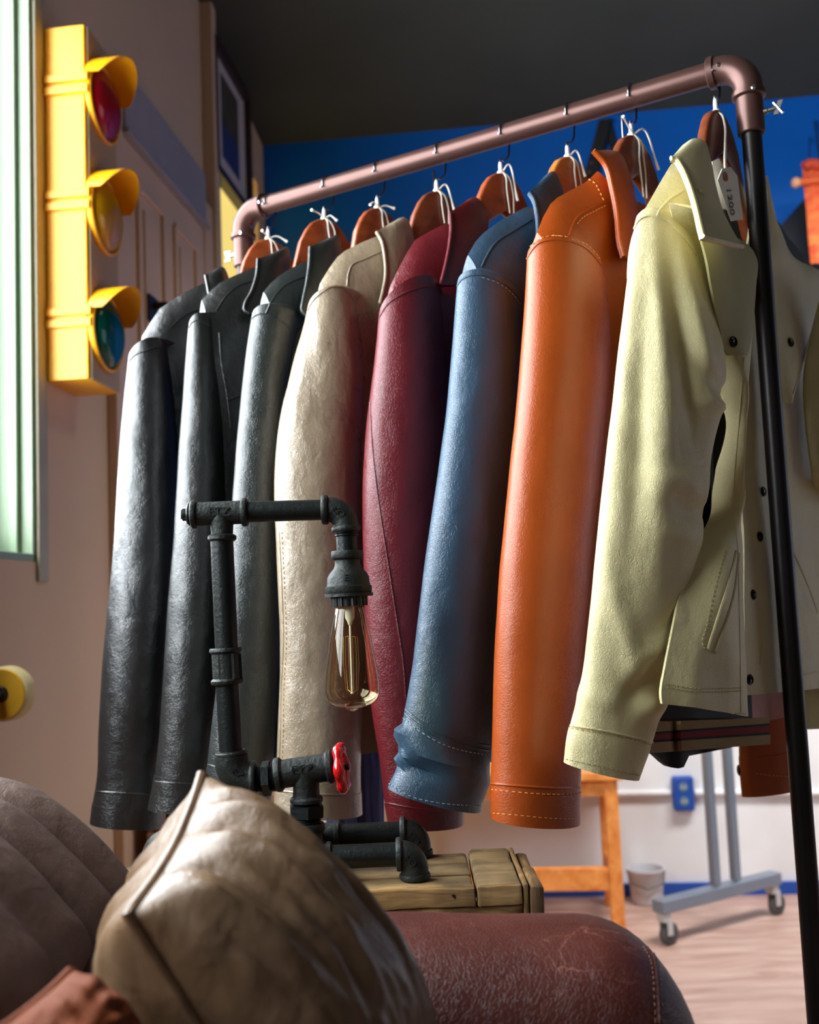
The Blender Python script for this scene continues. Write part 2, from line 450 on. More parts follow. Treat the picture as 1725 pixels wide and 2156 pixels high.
def p2():
    a, b_, c, d = GLOW_HOLE; mb = MB(); mb.box(wp((a + b_) / 2, -.03, (c + d) / 2), (b_ - a, .006, d - c), AXL); return mb
window('warm_glow_panel', f2, p2, m_cream, m_warm)  # warm glowing pane added to stand for a yellow light patch on the wall
def f3():
    a, b_, c, d = WINR; mb = MB()
    for k in range(4): mb.box(wp(lerp(a + .03, b_ - .03, k / 3), W_END + .08, (c + d) / 2), (.05, .08, d - c), AXL)
    for z in (c + .03, d - .03): mb.box(wp((a + b_) / 2, W_END + .08, z), (b_ - a, .08, .06), AXL)
    return mb
def p3():
    a, b_, c, d = WINR; mb = MB(); mb.box(wp((a + b_) / 2, W_END + .1, (c + d) / 2), (b_ - a, .006, d - c), AXL); return mb
window('window_3', f3, p3, m_white, m_skyr)
def f4():
    a, b_, c, d = WINF; mb = MB()
    for k in range(4): mb.box(wp(L_END - .08, lerp(a + .03, b_ - .03, k / 3), (c + d) / 2), (.08, .05, d - c), AXL)
    for z in (c + .03, d - .03): mb.box(wp(L_END - .08, (a + b_) / 2, z), (.08, b_ - a, .06), AXL)
    return mb
def p4():
    a, b_, c, d = WINF; mb = MB(); mb.box(wp(L_END - .1, (a + b_) / 2, (c + d) / 2), (.006, b_ - a, d - c), AXL); return mb
window('window_4', f4, p4, m_white, m_skyf)
# door_1 in the left wall: panelled leaf and casing, blue grey head band
da, db = lcoord(wl(243, 500)), lcoord(wl(416, 500)); dtop = wl(300, 352).z
mb = MB(); mb.box(wp((da + db) / 2, .01, dtop / 2), (db - da, .02, dtop), AXL)
door = tag(mb.obj('door_1', m_cream, bevel=.002, smooth=False), kind='structure')
ncol, rows_ = 2, ((.12, .85), (.95, 1.55), (1.65, dtop - .1))
wd = (db - da - .1 * 3) / 2
for ci in range(2):
    l0 = da + .1 + ci * (wd + .1)
    for (z0, z1) in rows_:
        mb = MB()
        for (cl, cz, sl, sz) in ((l0 + wd / 2, z0, wd, .018), (l0 + wd / 2, z1, wd, .018), (l0, (z0 + z1) / 2, .018, z1 - z0), (l0 + wd, (z0 + z1) / 2, .018, z1 - z0)):
            mb.box(wp(cl, .024, cz), (sl, .012, sz), AXL)
        mb.box(wp(l0 + wd / 2, .022, (z0 + z1) / 2), (wd - .09, .008, z1 - z0 - .09), AXL)
        mb.obj('panel_moulding', m_cream, door, bevel=.003, smooth=False)
mb = MB()
hp = wl(300, 655); m_dark = plain('dark_metal', (44, 30, 26), .4, metal=.3)
mb.box(wp(lcoord(hp), .027, hp.z), (.07, .014, .075), AXL)
mb.box(wp(lcoord(hp), .05, hp.z + .01), (.02, .04, .02), AXL)
mb.obj('door_handle', m_dark, door, bevel=.003, smooth=False, label='dark door lock plate')
mb = MB()
mb.box(wp(db + .045, .013, dtop / 2 + .05), (.09, .026, dtop + .1), AXL); mb.box(wp(da - .035, .013, dtop / 2 + .05), (.07, .026, dtop + .1), AXL)
tag(mb.obj('trim_2', m_cream, bevel=.004, smooth=False), kind='structure')
mb = MB(); mb.box(wp((da + db) / 2, .016, dtop + .095), (db - da, .032, .17), AXL)
mb.box(wp((da + db) / 2, .022, dtop + .006), (db - da + .02, .044, .014), AXL)
tag(mb.obj('trim_3', m_bluegrey, bevel=.003, smooth=False), kind='structure')
# pilaster strip beside the corner
lp = lcoord(wl(432, 300))
mb = MB(); mb.box(wp(lp, .02, 1.65), (.05, .04, 3.25), AXL)
tag(mb.obj('trim_4', m_wall, bevel=.004, smooth=False), kind='structure')

# ================================================================== BACKGROUND THINGS
# ---- picture frame
fa, fb = lcoord(wl(450, 250, .03)), lcoord(wl(524, 280, .03)); ft, fbm = wl(452, 82, .03).z, wl(450, 352, .03).z
m_frame = plain('dark_frame_wood', (52, 30, 30), .35, var=.1, vscale=30)
m_mat = plain('mat_board', (196, 184, 178), .7)
t_ = thing('picture_frame', 'dark brown picture frame with wide pale mat hanging on the left wall', 'picture', wp((fa + fb) / 2, 0, fbm))
mb = MB(); bw = .028
mb.box(wp(fa + bw / 2, .022, (ft + fbm) / 2), (bw, .04, ft - fbm), AXL); mb.box(wp(fb - bw / 2, .022, (ft + fbm) / 2), (bw, .04, ft - fbm), AXL)
mb.box(wp((fa + fb) / 2, .022, ft - bw / 2), (fb - fa - 2 * bw, .04, bw), AXL); mb.box(wp((fa + fb) / 2, .022, fbm + bw / 2), (fb - fa - 2 * bw, .04, bw), AXL)
mb.obj('frame_moulding', m_frame, t_, bevel=.003, smooth=False)
mb = MB(); mb.box(wp((fa + fb) / 2, .015, (ft + fbm) / 2), (fb - fa - bw, .012, ft - fbm - bw), AXL); mb.obj('mat_board', m_mat, t_, smooth=False)
mw, mh = fb - fa, ft - fbm
mb = MB(); mb.box(wp((fa + fb) / 2, .022, fbm + mh * .66), (mw * .46, .003, mh * .38), AXL)
pr = mb.obj('print', plain('brown_print', (92, 80, 66), .5, col2=(58, 54, 50), vscale=14), t_, smooth=False, label='dull brown upper field of the print')
mb = MB(); mb.box(wp((fa + fb) / 2, .022, fbm + mh * .34), (mw * .46, .003, mh * .26), AXL)
mb.obj('print', plain('blue_print', (52, 66, 120), .5, col2=(40, 50, 96), vscale=20), t_, smooth=False, label='blue lower field of the print')

# ---- traffic light on the left wall
m_yel = plain('yellow_enamel', (240, 162, 0), .38, var=.05, vscale=10, bump=.04, bscale=40, stretch=(1, 1, 6))
m_yel_in = plain('yellow_enamel_dull', (210, 150, 10), .5)
m_tan = plain('tan_board', (176, 146, 110), .6, var=.06, vscale=12)
TL0 = at(88, 430, 2.17); tl_l = lcoord(TL0); tl_w0 = wcoord(TL0)
p = onplane(181, 400, TL0, LW); tl_w1 = wcoord(p)
tz1 = onplane(181, 50, TL0, LW).z; tz0 = onplane(181, 797, TL0, LW).z
TLEN = .165
t_ = thing('traffic_light', 'yellow traffic light with red, amber and green lenses mounted on the wall by the window', 'traffic light', wp(tl_l + TLEN / 2, tl_w0, tz0))
mb = MB(); mb.box(wp(tl_l + TLEN / 2, (tl_w0 + tl_w1) / 2, (tz0 + tz1) / 2), (TLEN, tl_w1 - tl_w0, tz1 - tz0), AXL)
mb.obj('housing', m_yel, t_, bevel=.003, smooth=False)
mb = MB(); mb.box(wp(tl_l + TLEN / 2 + .004, tl_w1 + .0015, (tz0 + tz1) / 2), (TLEN - .012, .005, tz1 - tz0 - .004), AXL)
mb.obj('front_panel', m_tan, t_, smooth=False, label='tan front board behind the lenses')
mb = MB(); mb.box(wp(tl_l + TLEN / 2, tl_w0 - .012, (tz0 + tz1) / 2), (TLEN * .5, .03, (tz1 - tz0) * .7), AXL)
mb.obj('wall_bracket', m_dark, t_, smooth=False)
H3 = (tz1 - tz0) / 3
for k, (yy, nm, rgb, lab) in enumerate(((162, 'red', (150, 6, 22), 'glossy red lens'), (406, 'amber', (190, 130, 0), 'glossy amber lens'), (654, 'green', (0, 70, 56), 'glossy green lens'))):
    zb = onplane(181, yy, TL0, LW).z
    zb2 = onplane(181, yy + 25, TL0, LW).z
    for z_ in (zb, zb2):
        mb = MB(); mb.box(wp(tl_l - .003, (tl_w0 + tl_w1) / 2 + .005, z_), (.01, tl_w1 - tl_w0 + .004, .017), AXL)
        mb.box(wp(tl_l - .002, tl_w1 + .004, z_), (.014, .012, .019), AXL)
        mb.obj('hinge_band', m_yel, t_, bevel=.002, smooth=False)
    lc = onplane(216, (222, 457, 703)[k], wp(tl_l + TLEN / 2, 0, 0), LW); lz = lc.z
    rl = .078; cl_ = tl_l + TLEN / 2
    mlens = plain(nm + '_glass', rgb, .12, spec=.3)
    # lens dome
    rings = []
    for i in range(9):
        a_ = i / 8 * math.pi / 2
        rr_, ww = rl * math.cos(a_), tl_w1 + .004 + .034 * math.sin(a_)
        rings.append([wp(cl_ + max(rr_, 1e-4) * math.cos(q), ww, lz + max(rr_, 1e-4) * math.sin(q)) for q in [j * 2 * math.pi / 32 for j in range(32)]])
    MB().loft(rings).obj('lens', mlens, t_, label=lab)
    # rim
    rings = []
    for i in range(9):
        b_ = 2 * math.pi * i / 8; ro = rl + .004 + .005 * math.cos(b_); wo = tl_w1 + .008 + .007 * math.sin(b_)
        rings.append([wp(cl_ + ro * math.cos(q), wo, lz + ro * math.sin(q)) for q in [j * 2 * math.pi / 32 for j in range(32)]])
    MB().loft(rings, True, False).obj('lens_rim', m_yel, t_)
    # hood: cut-away visor over the top of the lens
    grid = []
    for i in range(9):
        row = []
        for j in range(33):
            q = R(18 + 144 * j / 32)
            full = .076 * (.42 + .58 * math.sin((q - R(18)) / R(144) * math.pi) ** .8)
            rr_ = rl + .011
            row.append(wp(cl_ + rr_ * math.cos(q), tl_w1 + .002 + full * i / 8, lz + .006 + rr_ * math.sin(q)))
        grid.append(row)
    MB().shell(grid, .0025).obj('hood', m_yel, t_)

# ---- skateboard below the window (its far wheel shows)
wc = at(2, 1462, 1.84); m_wheel = plain('yellow_urethane', (206, 152, 30), .45, var=.06, vscale=30); m_tread = plain('worn_cream_tread', (206, 184, 128), .6, var=.12, vscale=25)
wr = 57 * wc.y / F
t_ = thing('skateboard', 'skateboard with yellow wheels hung on the wall below the window', 'skateboard', (wc.x, wc.y, wc.z - .3))
mb = MB(); prof = [(0, wr * .86), (.003, wr * .97), (.006, wr), (.03, wr * 1.02), (.036, wr * .98), (.04, wr * .8)]
wh = mb.lathe(wc, wc + LW, prof, 40).obj('wheel', m_tread, t_, label='yellow wheel with cream tread')
mb = MB(); mb.lathe(wc - LW * .0015, wc + LW, [(0, wr * .5), (.0, wr * .9), (.003, wr * .93)], 40); mb.obj('wheel_face', m_wheel, wh)
mb = MB(); mb.lathe(wc - LW * .006, wc + LW, [(0, wr * .12), (.001, wr * .26), (.004, wr * .3), (.008, wr * .32)], 24); mb.obj('bearing', m_dark, wh, label='black bearing')
mb = MB(); mb.tube([wc - LW * .16, wc + LW * .03], .006, 10); mb.tube([wc - LW * .08, wc - LW * .08 - WW * .05], .014, 10)
mb.obj('truck', plain('cast_metal', (120, 120, 122), .35, metal=.9), t_)
mb = MB(); mb.lathe(wc - LW * .2, wc - LW * .16, prof, 30); mb.obj('wheel', m_tread, t_)
dw = -(wcoord(wc)) + .012
mb = MB(); grid = []
for i in range(25):
    z_ = lerp(-.12, .60, i / 24); hw = .095 * min(1, (1 - abs(i / 24 * 2 - 1) ** 8) + .02) ** .5; cu = .03 * max(0, abs(i / 24 * 2 - 1) - .7) / .3
    grid.append([wc - LW * .08 + LW * hw * (j / 6 * 2 - 1) + WW * (-.052 + cu) - Z * z_ for j in range(7)])
mb.shell(grid, .011).obj('deck', wood('deck_wood', (120, 84, 50), (160, 120, 80), 6, (1, 1, 8)), t_)

# ---- wooden cupboard behind the sofa (striped grain)
m_cup = wood('striped_veneer', (128, 84, 58), (196, 150, 116), scale=7, axis=(9, 9, .35), rough=.5, bump=.08)
cl0 = lcoord(wl(262, 1790)); cw1 = .34
ctop = wp(cl0, cw1, 0).z + onplane(350, 1690, wp(cl0, 0, 0), LW).z
t_ = thing('cupboard', 'low wooden cupboard with upright striped grain behind the black jackets', 'cupboard', wp(cl0 + .2, cw1 / 2, 0))
mb = MB(); mb.box(wp(cl0 + .2, cw1 / 2 + .03, ctop / 2 - .02), (.4, cw1 - .06, ctop - .04), AXL); mb.obj('carcass', m_cup, t_, bevel=.003, smooth=False)
mb = MB(); mb.box(wp(cl0 + .2, cw1 / 2 + .03, ctop - .011), (.42, cw1 - .04, .022), AXL); mb.obj('top', m_cup, t_, bevel=.003, smooth=False)
for k in range(2):
    mb = MB(); mb.box(wp(cl0 - .009, lerp(.06, cw1, (k + .5) / 2), ctop / 2 - .02), (.018, (cw1 - .06) / 2 - .006, ctop - .1), AXL); mb.obj('door', m_cup, t_, bevel=.002, smooth=False)

# ---- orange wooden trestle frame by the back wall
m_or = wood('orange_pine', (206, 116, 46), (236, 158, 84), scale=8, axis=(3, 3, 3), rough=.5, bump=.05)
lb = -.10
def bp_(px, py, off): return onplane(px, py, C0 - LW * off, LW)
pA = bp_(1300, 1905, .42); legw = .045
t_ = thing('wooden_trestle', 'orange pine trestle frame standing against the white wall', 'trestle', (pA.x, pA.y, 0))
lA = lcoord(pA); wA = wcoord(pA); ztop = bp_(1280, 1640, .42).z
zlow = bp_(1230, 1850, .42).z
for (l, w_) in ((lA, wA), (lA + .3, wA), (lA, wA - .72), (lA + .3, wA - .72)):
    mb = MB(); mb.box(wp(l, w_, ztop / 2), (legw, legw, ztop), AXL); mb.obj('leg', m_or, t_, bevel=.004, smooth=False)
mb = MB(); mb.box(wp(lA, wA - .36, zlow), (.03, .72, .075), AXL); mb.obj('stretcher', m_or, t_, bevel=.003, smooth=False)
for w_ in (wA, wA - .72):
    mb = MB(); mb.box(wp(lA + .15, w_, zlow), (.3, .03, .05), AXL); mb.obj('side_rail', m_or, t_, bevel=.003, smooth=False)
mb = MB(); mb.box(wp(lA + .15, wA - .36, ztop + .014), (.38, .80, .028), AXL); mb.obj('top_board', m_or, t_, bevel=.003, smooth=False)
mb = MB(); mb.box(wp(lA, wA - .36, ztop - .03), (.028, .72, .05), AXL); mb.obj('apron', m_or, t_, bevel=.003, smooth=False)

# ---- rolling garment rack far behind
m_steel = plain('grey_steel', (128, 140, 156), .35, metal=.5, var=.05, vscale=8)
m_steel_d = plain('dark_grey_steel', (70, 66, 66), .5, metal=.3)
g1, g2 = atz(1402, 1992, 0), atz(1630, 1928, 0)
g1.z = g2.z = 0
bdir = (g2 - g1).normalized(); bside = V((bdir.y, -bdir.x, 0)); blen = (g2 - g1).length
t_ = thing('rolling_garment_rack', 'grey steel rolling garment rack with twin uprights on castors near the back wall', 'garment rack', ((g1 + g2) / 2))
zb_ = .125
mb = MB(); mb.box((g1 + g2) / 2 + Z * zb_, (blen + .05, .05, .04), (bdir, bside, Z)); mb.obj('base_bar', m_steel, t_, bevel=.003, smooth=False)
for q in (0.47, .66):
    c_ = g1.lerp(g2, q)
    mb = MB(); mb.box(c_ + Z * .9, (.028, .028, 1.5), (bdir, bside, Z)); mb.obj('upright', m_steel, t_, bevel=.003, smooth=False)
other = bside * .95
mb = MB(); mb.box((g1 + g2) / 2 + Z * 1.64 + other * .5, (.03, 1.0, .03), (bdir, bside, Z)); mb.obj('hanging_bar', m_steel, t_, bevel=.003, smooth=False)
mb = MB(); mb.box((g1 + g2) / 2 + Z * zb_ + other, (blen + .05, .05, .04), (bdir, bside, Z)); mb.obj('base_bar', m_steel, t_, bevel=.003, smooth=False)
mb = MB(); mb.box((g1 + g2) / 2 + Z * .9 + other, (.028, .028, 1.5), (bdir, bside, Z)); mb.obj('upright', m_steel, t_, bevel=.003, smooth=False)
m_rub = plain('castor_rubber', (72, 72, 74), .6)
for c_ in (g1, g2, g1 + other, g2 + other):
    cs = MB(); cs.box(c_ + Z * .092, (.03, .035, .03), (bdir, bside, Z)); cs.box(c_ + Z * .06 + bside * .018 + bdir * .008, (.022, .003, .05), (bdir, bside, Z)); cs.box(c_ + Z * .06 - bside * .018 + bdir * .008, (.022, .003, .05), (bdir, bside, Z))
    co = cs.obj('castor', plain('castor_fork', (196, 198, 200), .4, metal=.4), t_, smooth=False)
    ws = MB(); q0 = c_ + Z * .036 + bdir * .018 - bside * .012; ws.lathe(q0, q0 + bside, [(0, .02), (.001, .03), (.005, .036), (.019, .036), (.023, .03), (.024, .02)], 24); ws.obj('castor_wheel', m_rub, co)

# ---- blue outlet with conduit on the white wall
ob = wb(1437, 1668)
t_ = thing('electrical_outlet', 'blue painted double electrical outlet on the white back wall', 'outlet', ob)
mb = MB(); mb.box(ob - LW * .02, (.04, .078, .125), AXL); mb.obj('outlet_box', m_base, t_, bevel=.008, smooth=False)
m_socket = plain('socket_face', (92, 118, 150), .5)
for dz in (.026, -.026):
    mb = MB(); mb.lathe(ob - LW * .0395 + Z * dz, ob - LW * .05 + Z * dz, [(0, .018), (.003, .017)], 16); so = mb.obj('socket', m_socket, t_)
    mb = MB(); mb.box(ob - LW * .043 + Z * dz - WW * .006, (.002, .003, .012), AXL); mb.box(ob - LW * .043 + Z * dz + WW * .006, (.002, .003, .012), AXL); mb.obj('slot', plain('socket_slot', (220, 220, 160), .5), so, smooth=False)
c1_, c2_ = wb(1150, 1672), wb(1412, 1668)
mb = MB(); mb.tube([c1_ - LW * .012, c2_ - LW * .012], .012, 12)
tag(mb.obj('conduit', m_white), 'white painted conduit pipe running along the wall into the blue outlet', 'conduit')
c1_, c2_ = wb(1462, 1668), wb(2100, 1668)
mb = MB(); mb.tube([c1_ - LW * .012, c2_ - LW * .012], .012, 12)
tag(mb.obj('conduit', m_white), 'white painted conduit pipe running right of the blue outlet', 'conduit')
# ---- pail by the trestle
pb = bp_(1362, 1872, .10); pb.z = 0
m_pail = plain('grey_pail', (196, 196, 202), .45)
t_ = thing('pail', 'small grey pail on the floor right of the orange trestle', 'pail', pb)
mb = MB(); mb.lathe(pb, pb + Z, [(0, .05), (.004, .055), (.115, .066), (.118, .069), (.124, .069), (.124, .063), (.02, .05), (.02, .001)], 28); mb.obj('bucket', m_pail, t_)
mb = MB(); mb.tube([pb + Z * .115 + WW * .068, pb + Z * .08 + WW * .058 - LW * .05, pb + Z * .065 - LW * .076, pb + Z * .08 - WW * .058 - LW * .05, pb + Z * .115 - WW * .068], .002, 6); mb.obj('handle', m_steel_d, t_)
# ---- black leather strap hanging on the blue wall
ap = wb(1276, 250)
m_strap = leather('black_strap_leather', (22, 22, 28), .45)
t_ = thing('strap', 'black leather strap with rivets hanging from a nail on the blue wall', 'strap', wb(1270, 420))
mb = MB()
def ribbon(pts, wdt, off):
    grid = []
    for (px, py) in pts:
        c_ = wb(px, py, off); grid.append([c_ - WW * wdt / 2, c_ + WW * wdt / 2])
    return grid
mb.shell(ribbon([(1275, 250), (1262, 300), (1248, 350), (1234, 400), (1222, 450)], .05, .03), .006)
mb.shell(ribbon([(1277, 250), (1287, 290), (1297, 330), (1310, 380), (1330, 450)], .03, .016), .006)
so = mb.obj('strap_band', m_strap, t_, smooth=False)
for (px, py) in ((1246, 343), (1241, 362)):
    c_ = wb(px, py, .037); mb = MB(); mb.lathe(c_, c_ - LW, [(0, .006), (.003, .005), (.004, .002)], 12); mb.obj('rivet', plain('brass_rivet', (150, 110, 80), .3, metal=.8), so)
mb = MB(); n_ = wb(1276, 246); mb.tube([n_ + LW * .01, n_ - LW * .045], .003, 8); mb.obj('nail', m_steel_d, t_)
# ---- garments hanging on the right of the blue wall
m_navy = plain('dark_navy_cloth', (16, 20, 34), .8, var=.2, vscale=20)
pk = wb(1722, 250, .1)
t_ = thing('dark_coat', 'dark navy coat hanging on the blue wall at the right edge', 'coat', wb(1720, 900, .1))
def flat_garment(rows, off, th, name, mat, parent, bul=.02):
    g = []
    for (py, a_, b__) in rows:
        row = []
        for j in range(9):
            u = j / 8; c_ = onplane(lerp(a_, b__, u), py, C0 - LW * off, LW); row.append(c_ - LW * (bul * math.sin(u * math.pi) + .006 * math.sin(u * 17 + py * .01)))
        g.append(row)
    return MB().shell(g, th).obj(name, mat, parent)
flat_garment([(400, 1722, 1770), (412, 1700, 1790), (440, 1675, 1815), (470, 1648, 1850), (500, 1632, 1862), (620, 1625, 1870), (800, 1620, 1880), (1000, 1610, 1885), (1250, 1605, 1890)], .09, .03, 'coat_body', m_navy, t_)
mb = MB(); c_ = wb(1740, 400, .1); mb.tube([c_, wb(1722, 300, .06), wb(1716, 255, .02)], .004, 8); mb.obj('hanging_cord', m_navy, t_)
m_kil = plain('woven_red_orange', (214, 60, 34), .8, col2=(236, 130, 60), vscale=16, stretch=(1, 1, 2.5))
m_kil2 = plain('woven_pink', (176, 30, 60), .8, col2=(230, 90, 40), vscale=24)
t_ = thing('woven_banner', 'bright red and orange woven banner hanging before the dark navy coat', 'banner', wb(1715, 560, .25))
flat_garment([(352, 1690, 1760), (380, 1692, 1765), (440, 1699, 1775), (500, 1703, 1780), (555, 1708, 1785)], .22, .012, 'cloth', m_kil, t_, .012)
mb = MB(); a_, b__ = wb(1684, 384, .235), wb(1800, 372, .235)
mb.tube([a_, b__], .014, 12); ro = mb.obj('rod', plain('orange_rod', (226, 96, 40), .5), t_)
mb = MB(); mb.lathe(a_ - WW * .03, a_ + WW, [(0, .004), (.006, .016), (.018, .02), (.03, .014)], 16); mb.obj('rod_end', plain('pale_finial', (230, 170, 120), .5), ro)
mb = MB(); mb.tube([wb(1694, 352, .235), wb(1705, 345, .235), wb(1730, 347, .235), wb(1760, 342, .235)], .02, 10); mb.obj('tassel_trim', m_kil2, t_)
mb = MB()
for q in (1705, 1780): mb.tube([wb(q, 378, .235), wb(q, 300, .05), wb(q, 290, .0)], .002, 6)
mb.obj('hanging_cord', m_navy, t_)
# ================================================================== CLOTHES RACK
m_pipe = plain('bronze_tube', (88, 60, 54), .36, metal=.55, var=.06, vscale=30)
m_pole = plain('black_tube', (30, 24, 24), .38, metal=.5, var=.05, vscale=20)
m_chrome = plain('bright_steel', (205, 205, 208), .18, metal=1.0)
ER = at(1572, 133, 1.2556); EL = atz(511, 447, ER.z); EL = V((EL.x, EL.y, ER.z))
U = (ER - EL).normalized(); UN = V((U.y, -U.x, 0))     # along the rail; across it towards the camera
RAIL = (ER - EL).length
rk = thing('clothes_rack', 'bronze and black tube clothes rack carrying the row of leather jackets', 'clothes rack', ((ER.x + EL.x) / 2, (ER.y + EL.y) / 2, 0))
rr = .0148; er = .034
mb = MB(); mb.tube([EL + U * er * .8, ER - U * er * .8], rr, 24); mb.obj('rail', m_pipe, rk, label='bronze top rail')
for (E_, d_, nm) in ((EL, U, 0), (ER, -U, 1)):
    c_ = E_ + d_ * er - Z * er
    pts = [E_ + d_ * (er + .012)] + [c_ - d_ * (er * math.sin(q)) + Z * (er * math.cos(q)) for q in [R(90) * i / 10 for i in range(11)]] + [E_ - Z * (er + .012)]
    mb = MB(); mb.tube(pts, rr + .0032, 24)
    mb.lathe(E_ + d_ * (er + .004), E_ + d_ * 9, [(0, rr + .003), (.001, rr + .0058), (.008, rr + .0058), (.01, rr + .003)], 24)
    mb.lathe(E_ - Z * (er + .004), E_ - Z * 9, [(0, rr + .003), (.001, rr + .0058), (.007, rr + .0058), (.009, rr + .003)], 24)
    eo = mb.obj('elbow', m_pipe, rk, label='bronze elbow')
    for (pp, nn) in ((E_ - Z * (er + .008) + (V((0, -1, 0)) * (rr + .004)), V((-.3, -1, 0))), (E_ + d_ * (er + .006) + V((0, -1, 0)) * (rr + .004), V((0, -1, 0)))):
        mb = MB(); mb.lathe(pp, pp + nn, [(-.002, .0035), (.002, .0035), (.003, .002)], 12); mb.obj('grub_screw', m_chrome, eo)
    mb = MB(); mb.lathe(E_ - Z * er, V((E_.x, E_.y, -9)), [(0, rr + .0018), (.058, rr + .0018), (.0595, rr)], 24); mb.obj('collar', m_pipe, rk, label='bronze collar')
    mb = MB(); mb.tube([E_ - Z * (er + .055), V((E_.x, E_.y, .05))], rr * .83, 24); po = mb.obj('upright', m_pole, rk, label='black upright')
    sd = -d_
    sp = E_ - Z * (er + .034) + sd * rr
    mb = MB(); mb.lathe(sp, sp + sd, [(0, .004), (.006, .004), (.007, .003), (.016, .003)], 12); mb.box(sp + sd * .019, (.006, .003, .018), (sd, V((-sd.y, sd.x, 0)), (Z * .8 + sd * .3).normalized()))
    mb.tube([sp + sd * .014 + Z * .008, sp + sd * .024 - Z * .008], .002, 8)
    mb.obj('thumb_screw', m_chrome, rk, label='steel thumb screw')
    f0 = V((E_.x, E_.y, 0))
    mb = MB(); mb.tube([f0 + UN * .24 + Z * .045, f0 - UN * .24 + Z * .045], .0125, 16)
    fo = mb.obj('foot_bar', m_pole, rk)
    for s_ in (1, -1):
        mb = MB(); q_ = f0 + UN * .22 * s_; mb.lathe(q_, q_ + Z, [(0, .012), (.002, .015), (.02, .015), (.036, .008)], 14); mb.obj('foot_pad', m_rub, fo)
mb = MB(); mb.tube([V((EL.x, EL.y, .1)), V((ER.x, ER.y, .1))], .011, 16); mb.obj('lower_bar', m_pole, rk)

# ================================================================== HANGERS, JACKETS
def hook_at(px):
    lo, hi = 0.0, 1.0
    for _ in range(40):
        mm = (lo + hi) / 2
        if proj(EL + (ER - EL) * mm)[0] < px: lo = mm
        else: hi = mm
    return EL + (ER - EL) * lo
HALF = .24
def frame_of(hpx, tip):
    """hanger point and the across/front directions so that the near shoulder tip lies HALF from the hook"""
    H = hook_at(hpx); d = ray(*tip)
    best = None
    for i in range(200, 900):
        a = R(i / 10); Rv = V((-math.sin(a), -math.cos(a), 0)); P = H + Rv * HALF
        e = abs(P.x - d.x / d.y * P.y)
        if best is None or e < best[0]: best = (e, a)
    a = best[1]
    return H, V((-math.sin(a), -math.cos(a), 0)), V((math.cos(a), -math.sin(a), 0)), a
m_hang = [wood('hanger_wood_%d' % i, c1, c2, scale=10, axis=(2, 2, 6), rough=.32, bump=.03, spec=.5) for i, (c1, c2) in enumerate([((120, 52, 22), (160, 76, 36)), ((96, 44, 24), (130, 64, 36)), ((170, 92, 30), (200, 120, 50))])]
m_hwhite = plain('hanger_ferrule', (236, 230, 232), .35)
m_wire = plain('hook_wire', (120, 116, 118), .2, metal=1)
m_str = plain('cotton_string', (244, 238, 222), .8)
def hanger(H, Rv, Fv, peak_px, label, mat, zt=None, group='wooden hangers on the rack'):
    P = onplane(peak_px[0], peak_px[1], H, Fv)
    s0, z0 = (P - H).dot(Rv), P.z
    base = H + Rv * s0
    pk = V((base.x, base.y, z0))
    t_ = thing('coat_hanger', label, 'hanger', (pk.x, pk.y, z0), group)
    top = [(.0, 0), (.012, -.002), (.024, -.009), (.034, -.021), (.046, -.04), (.065, -.062), (.1, -.09), (.15, -.117), (.19, -.137), (.205, -.148)]
    bot = [(.2, -.166), (.15, -.148), (.1, -.124), (.06, -.1), (.03, -.078), (0, -.056)]
    k = .98
    def q(s_, z_):
        p = pk + Rv * s_ * k + Z * z_ * k
        if zt:
            lo = zt(abs(s0 + s_ * k)) - .034; wgt = max(0, min(1, (abs(s_) - .045) / .03)); th = top_z(abs(s_)) - z_
            p.z = lerp(p.z, min(p.z, lo - th), wgt)
        return p
    def top_z(a_): return interp([t[0] for t in top], [t[1] for t in top], a_)
    poly = [q(s_, z_) for s_, z_ in top] + [q(s_, z_) for s_, z_ in bot] + [q(-s_, z_) for s_, z_ in bot[-2::-1]] + [q(-s_, z_) for s_, z_ in top[:0:-1]]
    # curved arms: bend both ends towards the front
    poly = [p + Fv * (.12 * ((p - pk).dot(Rv)) ** 2) for p in poly]
    mb = MB(); mb.prism([p - Fv * .0065 for p in poly], Fv * .013)
    mb.obj('hanger_body', mat, t_, bevel=.003, seg=2, angle=50)
    f0 = pk - Z * .004; f1 = pk + Z * .017
    mb = MB(); mb.lathe(f0, f1, [(0, .003), (.017, .0028), (.021, .002)], 12); mb.obj('ferrule', m_hwhite, t_, label='white ferrule')
    # hook: up from the ferrule, a soft bend, behind and over the rail
    # the hook passes the rail on its far side and comes over the top
    G = rr + .002
    C_ = V((base.x, base.y, 0)); rel = C_ - EL; cpos = EL + U * rel.dot(U); cpos.z = ER.z
    n_ = -UN
    pts = [f1 - Z * .004, f1 + Z * .004]
    z1 = cpos.z - rr
    pts += [f1.lerp(cpos - Z * (rr + .022) + n_ * .003, .55) - n_ * .002 , cpos - Z * (rr + .014) + n_ * .008]
    for i in range(0, 12):
        q_ = R(-35 + i * 21)
        pts.append(cpos + n_ * (G * math.cos(q_)) + Z * (G * math.sin(q_)))
    pts.append(pts[-1] + UN * .006 - Z * .002)
    mb = MB(); mb.tube([V(p) for p in resample(pts, 50)], .0014, 8); mb.obj('hook', m_wire, t_, label='steel wire hook')
    return pk, t_
